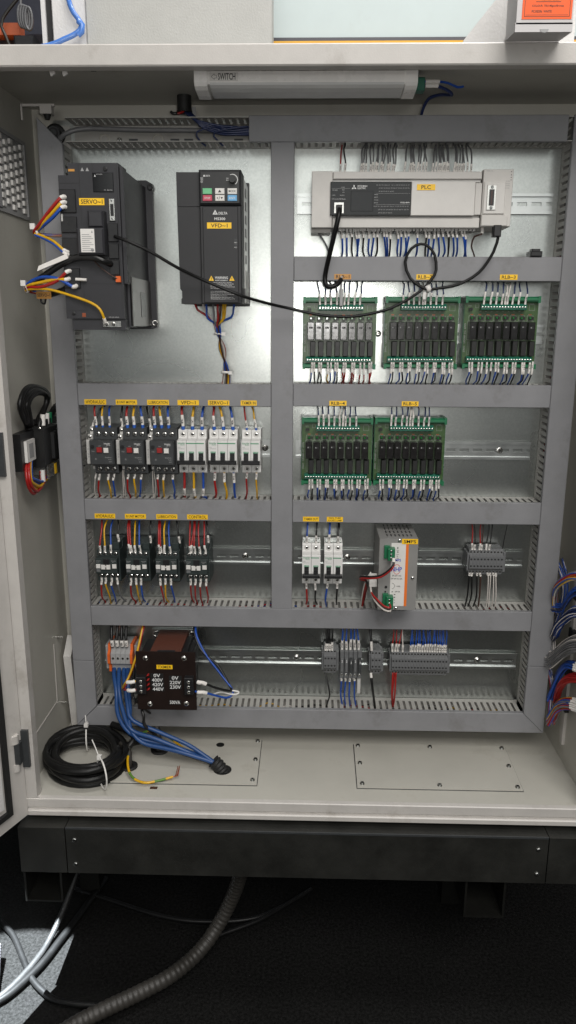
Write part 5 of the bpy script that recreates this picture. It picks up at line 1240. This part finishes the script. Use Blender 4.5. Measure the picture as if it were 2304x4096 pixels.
bundle('broad flat bundle of blue wires fanning on the right wall', [(535, -155, 785), (506, -130, 776), (497, -110, 757), (489, -90, 731), (490, -72, 706), (498, -40, 690)], 'BBDBDW', 26, 9, 1.4)
bundle('fan of thin grey wires gathered on the right wall', [(530, -150, 722), (510, -130, 711), (500, -103, 687), (490, -77, 655), (486, -70, 648)], 'GGWG', 34, 13, 1.3)
bundle('grey wires running up behind the right duct into the grey fan', [(494, -40, 700), (494, -55, 675), (489, -72, 652)], 'GW', 12, 6, 1.2)
bundle('bundle of blue wires with cream sleeves curling on the lower right wall', [(530, -158, 668), (516, -142, 668), (505, -120, 662), (498, -100, 636), (495, -85, 601), (494, -70, 566)], 'BBDD', 22, 7, 1.5, 26)
bundle('thick bundle of dark red wires curling on the lower right wall', [(532, -160, 652), (514, -140, 646), (502, -120, 630), (499, -100, 603), (503, -80, 572), (508, -50, 560)], 'R', 24, 8, 1.6)
bundle('bundle of mixed red, yellow and blue wires with cream sleeves low on the right wall', [(535, -160, 592), (520, -145, 592), (507, -125, 584), (497, -110, 568), (495, -95, 543), (492, -88, 527)], 'RYBGRGB', 20, 10, 1.6, 28)
bundle('blue and white wires dropping along the edge of the right duct', [(490, -44, 634), (496, -58, 606), (497, -66, 585), (494, -76, 555), (493, -86, 527)], 'BWDRN', 12, 5, 1.4)
wr = thing('wall_rail', 'narrow painted upright rail with black straps on the right cabinet wall', 'rail', (515, -80, 700))
MB().box(520, 526, -84, -70, 470, 900).build('upright', 'paint_edge', wr)
for z in (795, 715, 632, 560): MB().box(516, 524, -96, -74, z - 12, z + 6).build('strap', 'rubber', wr)
MB().cyl((526, -96, 903), (506, -96, 903), 2.4, 8).build('stud', 'screw', wr)

# ------------------------------------------------------------------ tube lamp under the ceiling
lp = thing('tube_lamp', 'white tube lamp with SWITCH lettering under the cabinet ceiling', 'lamp', (-8, -150, 1682))
prof = [(-120, 1680), (-178, 1680), (-186, 1676), (-187, 1662), (-184, 1658)]
MB().prism_x(prof + [(-120, 1658)], -166, 152).build('lamp_housing', 'lamp_body', lp)
MB().prism_x([(-186, 1660), (-184, 1657), (-176, 1654.5), (-160, 1653), (-128, 1652), (-122, 1660)], -158, 143).build('diffuser', 'lamp_diffuser', lp)
MB().prism_x([(-118, 1681), (-180, 1681), (-189, 1677), (-189.5, 1659), (-185, 1655), (-174, 1652), (-130, 1650), (-118, 1655)], -182, -162).build('end_cap', 'lamp_body', lp)
MB().prism_x([(-118, 1681), (-180, 1681), (-189, 1677), (-189.5, 1659), (-185, 1655), (-174, 1652), (-130, 1650), (-118, 1655)], 144, 163).build('end_cap', 'lamp_body', lp)
sw = MB().box(-158, -114, -187.6, -186.9, 1661.5, 1673.5, 1)
sw.text('SWITCH', -145, -118, 1663, 1672.5, -188, 0)
for a in (((-148.5, 1670), (-148.5, 1668.8), (-151, 1668.8), (-151, 1671), (-155, 1667.5), (-151, 1664), (-151, 1666.2), (-148.5, 1666.2), (-148.5, 1665), (-147.3, 1665), (-147.3, 1670)),):
    pts_ = [(-147, 1669.6), (-150.6, 1669.6), (-150.6, 1671.6), (-155.5, 1667.6), (-150.6, 1663.6), (-150.6, 1665.6), (-147, 1665.6)]
    for (x0, z0), (x1, z1) in zip(pts_, pts_[1:] + pts_[:1]):
        L = math.hypot(x1 - x0, z1 - z0); nx, nz = -(z1 - z0) / L * 0.25, (x1 - x0) / L * 0.25
        sw.add([(x0 - nx, -188, z0 - nz), (x1 - nx, -188, z1 - nz), (x1 + nx, -188, z1 + nz), (x0 + nx, -188, z0 + nz)], [(0, 1, 2, 3)], 0)
sw.build('switch_sticker', ['ink', 'white_plastic'], lp)
MB().cbox(163, 178, -140, -160, 1655, 1674, 1).build('green_connector', 'green_term', lp)
wire([(178, -150, 1670), (186, -150, 1670), (198, -150, 1670), (216, -146, 1669), (232, -142, 1664), (242, -138, 1666)], 'B', 1.8, 'blue wire sticking out of the lamp connector', None, (2, 24), 'FUSE', sr=3.2)
wire([(178, -150, 1664), (188, -150, 1664), (198, -150, 1664), (214, -144, 1660), (226, -130, 1656), (212, -100, 1664), (196, -76, 1664), (189, -60, 1650), (188, -42, 1636)], 'D', 2.6, 'dark blue wire curving from the lamp connector down to the top duct', None, (2, 22), None, sr=3.2)

# ------------------------------------------------------------------ what stands above and behind the cabinet
tag(MB().cbox(-461, -82, 330, 250, 1500, 2300, 2).build('machine_panel', 'machine_grey'), 'plain textured grey machine panel standing behind the cabinet top', 'panel')
tag(MB().cbox(-532, -462, 330, 256, 1500, 2300, 2).build('machine_panel', 'machine_white'), 'narrow bright white machine panel beside the dark window', 'panel')
wf = thing('machine_window', 'dark machine window with white and black frame posts', 'window', (-560, 280, 1500))
MB().box(-556, -547, 262, 300, 1500, 2300).build('white_post', 'machine_white', wf)
MB().box(-547, -532.5, 268, 300, 1500, 2300).build('black_post', 'rubber', wf)
MB().box(-1400, -556, 1000, 1010, 1500, 2600).build('dark_back', 'machine_dark', wf)
for q, (y, x0, x1, z0, z1, m) in enumerate(((700, -1100, -600, 1960, 1992, 'machine_yellow'), (760, -1100, -600, 2008, 2036, 'machine_dark'), (720, -1100, -760, 2022, 2050, 'machine_orange'), (720, -700, -640, 2022, 2100, 'machine_orange'))):
    MB().box(x0, x1, y, y + 40, z0, z1).build('beam', m, wf)
hg = MB()
for k in range(4): hg.tube([(-742 + 9 * math.cos(t) + k * 7, 690 - k * 3, 2055 + 26 * math.sin(t) - k * 3) for t in [2 * math.pi * i / 20 for i in range(21)]], 3.4, 6)
hg.tube(spline([(-742, 690, 2078), (-740, 690, 2120), (-744, 690, 2200)], 12), 3.4, 6)
tag(hg.build('hanging_hose', 'wire_grey'), 'coiled grey hose hanging inside the dark machine window', 'hose')
tag(MB().tube(spline([(-700, 690, 2140), (-790, 690, 2050), (-786, 688, 2010), (-775, 690, 1980)], 12), 4, 6).build('hanging_cable', 'conduit'), 'thin dark cable hanging inside the machine window', 'cable')
tag(MB().cbox(-610, -570, 300, 240, 1838, 1866, 4).build('black_clamp', 'servo_dark'), 'small black clamp on the cabinet top at the far left', 'clamp')
tag(MB().box(-900, -555, 340, 360, 1500, 1862).build('white_ledge', 'machine_white'), 'white ledge behind the cabinet top at the window', 'ledge')
hz = MB().tube(spline([(-494, 238, 1970), (-491, 238, 1928), (-481, 234, 1903), (-468, 236, 1886), (-470, 234, 1872), (-484, 232, 1862), (-500, 230, 1855), (-532, 226, 1842), (-590, 220, 1830)], 8), 5.2, 10).build('air_hose', 'hose_blue')
tag(hz, 'translucent blue air hose bent against the white machine panel', 'hose')
MB().tube([(-472, 232, 1888), (-464, 232, 1880), (-466, 232, 1868), (-474, 232, 1862)], 6.0, 8).build('hose_clip', 'hose_blue', hz)
mp = thing('machine_door', 'pale blue machine door panel behind the cabinet with a dark lower edge', 'panel', (250, 500, 1500))
MB().box(-300, 1400, 500, 520, 1941, 2600).build('door_sheet', 'machine_pale', mp)
MB().box(-300, 1400, 496, 520, 1932.5, 1940.5).build('dark_seal', 'machine_dark', mp)
MB().box(-300, 1400, 490, 530, 1916, 1931.5).build('yellow_sill', 'machine_yellow', mp)
MB().box(-300, 1400, 496, 530, 1300, 1915.5).build('lower_sheet', 'machine_grey', mp)
tag(MB().prism_y([(244, 1690), (244, 1742), (420, 1955), (420, 1690)], -108, -100).build('gusset_plate', 'machine_white'), 'white triangular gusset plate standing on the cabinet top', 'bracket')
bx = thing('white_box', 'white carton box with an orange handwritten label on the cabinet top', 'box', (318, -250, 1692))
MB().prism_x([(-300, 1700), (-240, 1700), (-236, 1860), (-300, 1860)], 281, 358).build('carton', 'card', bx)
MB().prism_x([(-300, 1690.5), (-236, 1698.5), (-236, 1702), (-300, 1702)], 280, 358.5).build('flap', 'card', bx)
MB().prism_y([(314, 1694)] + [(320 + 6 * math.cos(math.pi + math.pi * k / 8), 1693.5 + 4 * math.sin(math.pi + math.pi * k / 8)) for k in range(9)] + [(326, 1694)], -300.8, -300.2).build('thumb_notch', 'grey_plastic', bx)
ol = MB().box(288, 356, -300.8, -300.2, 1706, 1780, 0)
for a in ((291, 353, 1709, 1709.5), (291, 291.6, 1709, 1780), (352.4, 353, 1709, 1780), (293, 351, 1711, 1711.3), (306, 340, 1727, 1727.6)): ol.box(a[0], a[1], -301, -300.7, a[2], a[3], 1)
ol.text('COLOUR  TRA Migon/Bronze', 301, 344, 1720.5, 1723.5, -301.1, 1).text('PC.RESIN  WHITE', 301, 328, 1714, 1717, -301.1, 1).text('POWER  LAMP', 314, 338, 1729, 1732, -301.1, 1)
ol.build('orange_label', ['paper_orange', 'ink'], bx)

# ------------------------------------------------------------------ cables on the workshop floor
def ringed(pts, r, n=16, pitch=5.0, amp=1.4):
    P = spline(pts, pitch / 2)
    return MB().tube(P, r, n, 0, lambda i: r + (amp if i % 2 else -amp))
cpath = [(-500, -420, 22), (-428, -348, 24), (-378, -313, 26), (-318, -275, 28), (-262, -236, 32), (-214, -184, 40), (-180, -150, 70), (-150, -140, 130), (-128, -160, 210), (-116, -190, 300)]
fine = [p for p in spline(cpath, 20)]
dense = []
for a, b in zip(fine[:-1], fine[1:]):
    k = max(1, int((b - a).length / 2.6))
    dense += [a.lerp(b, i / k) for i in range(k)]
tag(MB().tube(dense, 15, 16, 0, lambda i: 15.3 if (i // 2) % 2 else 14.3).build('flexible_conduit', 'conduit'), 'fat dark ribbed conduit curving from under the plinth over the floor', 'conduit')
def densify(pts, d):
    f = spline(pts, 15); out = []
    for a, b in zip(f[:-1], f[1:]):
        k = max(1, int((b - a).length / d)); out += [a.lerp(b, i / k) for i in range(k)]
    return out
sp_ = densify([(-500, 40, 150), (-512, -20, 90), (-528, -80, 40), (-541, -137, 16), (-550, -184, 14), (-564, -225, 14), (-584, -268, 14), (-625, -320, 14)], 2.4)
tag(MB().tube(sp_, 6.5, 12, 0, lambda i: 6.8 if i % 2 else 6.1).build('steel_conduit', 'conduit_steel'), 'shiny ribbed steel conduit lying across the lit floor patch', 'conduit')
cable('floor_cable', 'black cable lying beside the steel conduit on the lit floor patch', [(-470, 60, 10), (-500, -60, 10), (-520, -130, 10), (-537, -190, 10), (-556, -232, 10), (-580, -272, 10), (-610, -300, 10)], 8, 'cable_black', 9)
cable('floor_cable', 'black cable crossing the lit floor patch under the steel conduit', [(-690, -60, 9), (-658, -90, 9), (-623, -123, 9), (-579, -185, 9), (-547, -229, 9), (-511, -261, 9), (-474, -281, 9), (-394, -288, 9), (-330, -270, 9)], 6.5, 'cable_black', 9)
cable('floor_cable', 'dark cable drooping across the shadowed floor under the plinth', [(-560, 40, 12), (-543, 27, 10), (-440, -11, 10), (-322, -53, 10), (-231, -68, 10), (-121, -58, 10), (-56, -24, 10), (0, 20, 10)], 5, 'cable_black', 9)
cable('floor_cable', 'second dark cable leaving the fat conduit towards the back', [(-200, -120, 10), (-170, -100, 10), (-99, -61, 10), (-38, -11, 10), (20, 40, 10)], 5, 'cable_black', 9)
hp_ = densify([(-640, -180, 40), (-622, -240, 16), (-606, -292, 14), (-602, -340, 14), (-606, -420, 14)], 2.6)
tag(MB().tube(hp_, 14, 12, 0, lambda i: 14.6 if i % 2 else 13.0).build('ribbed_hose', 'wire_grey'), 'grey ribbed hose at the edge of the lit floor patch', 'hose')
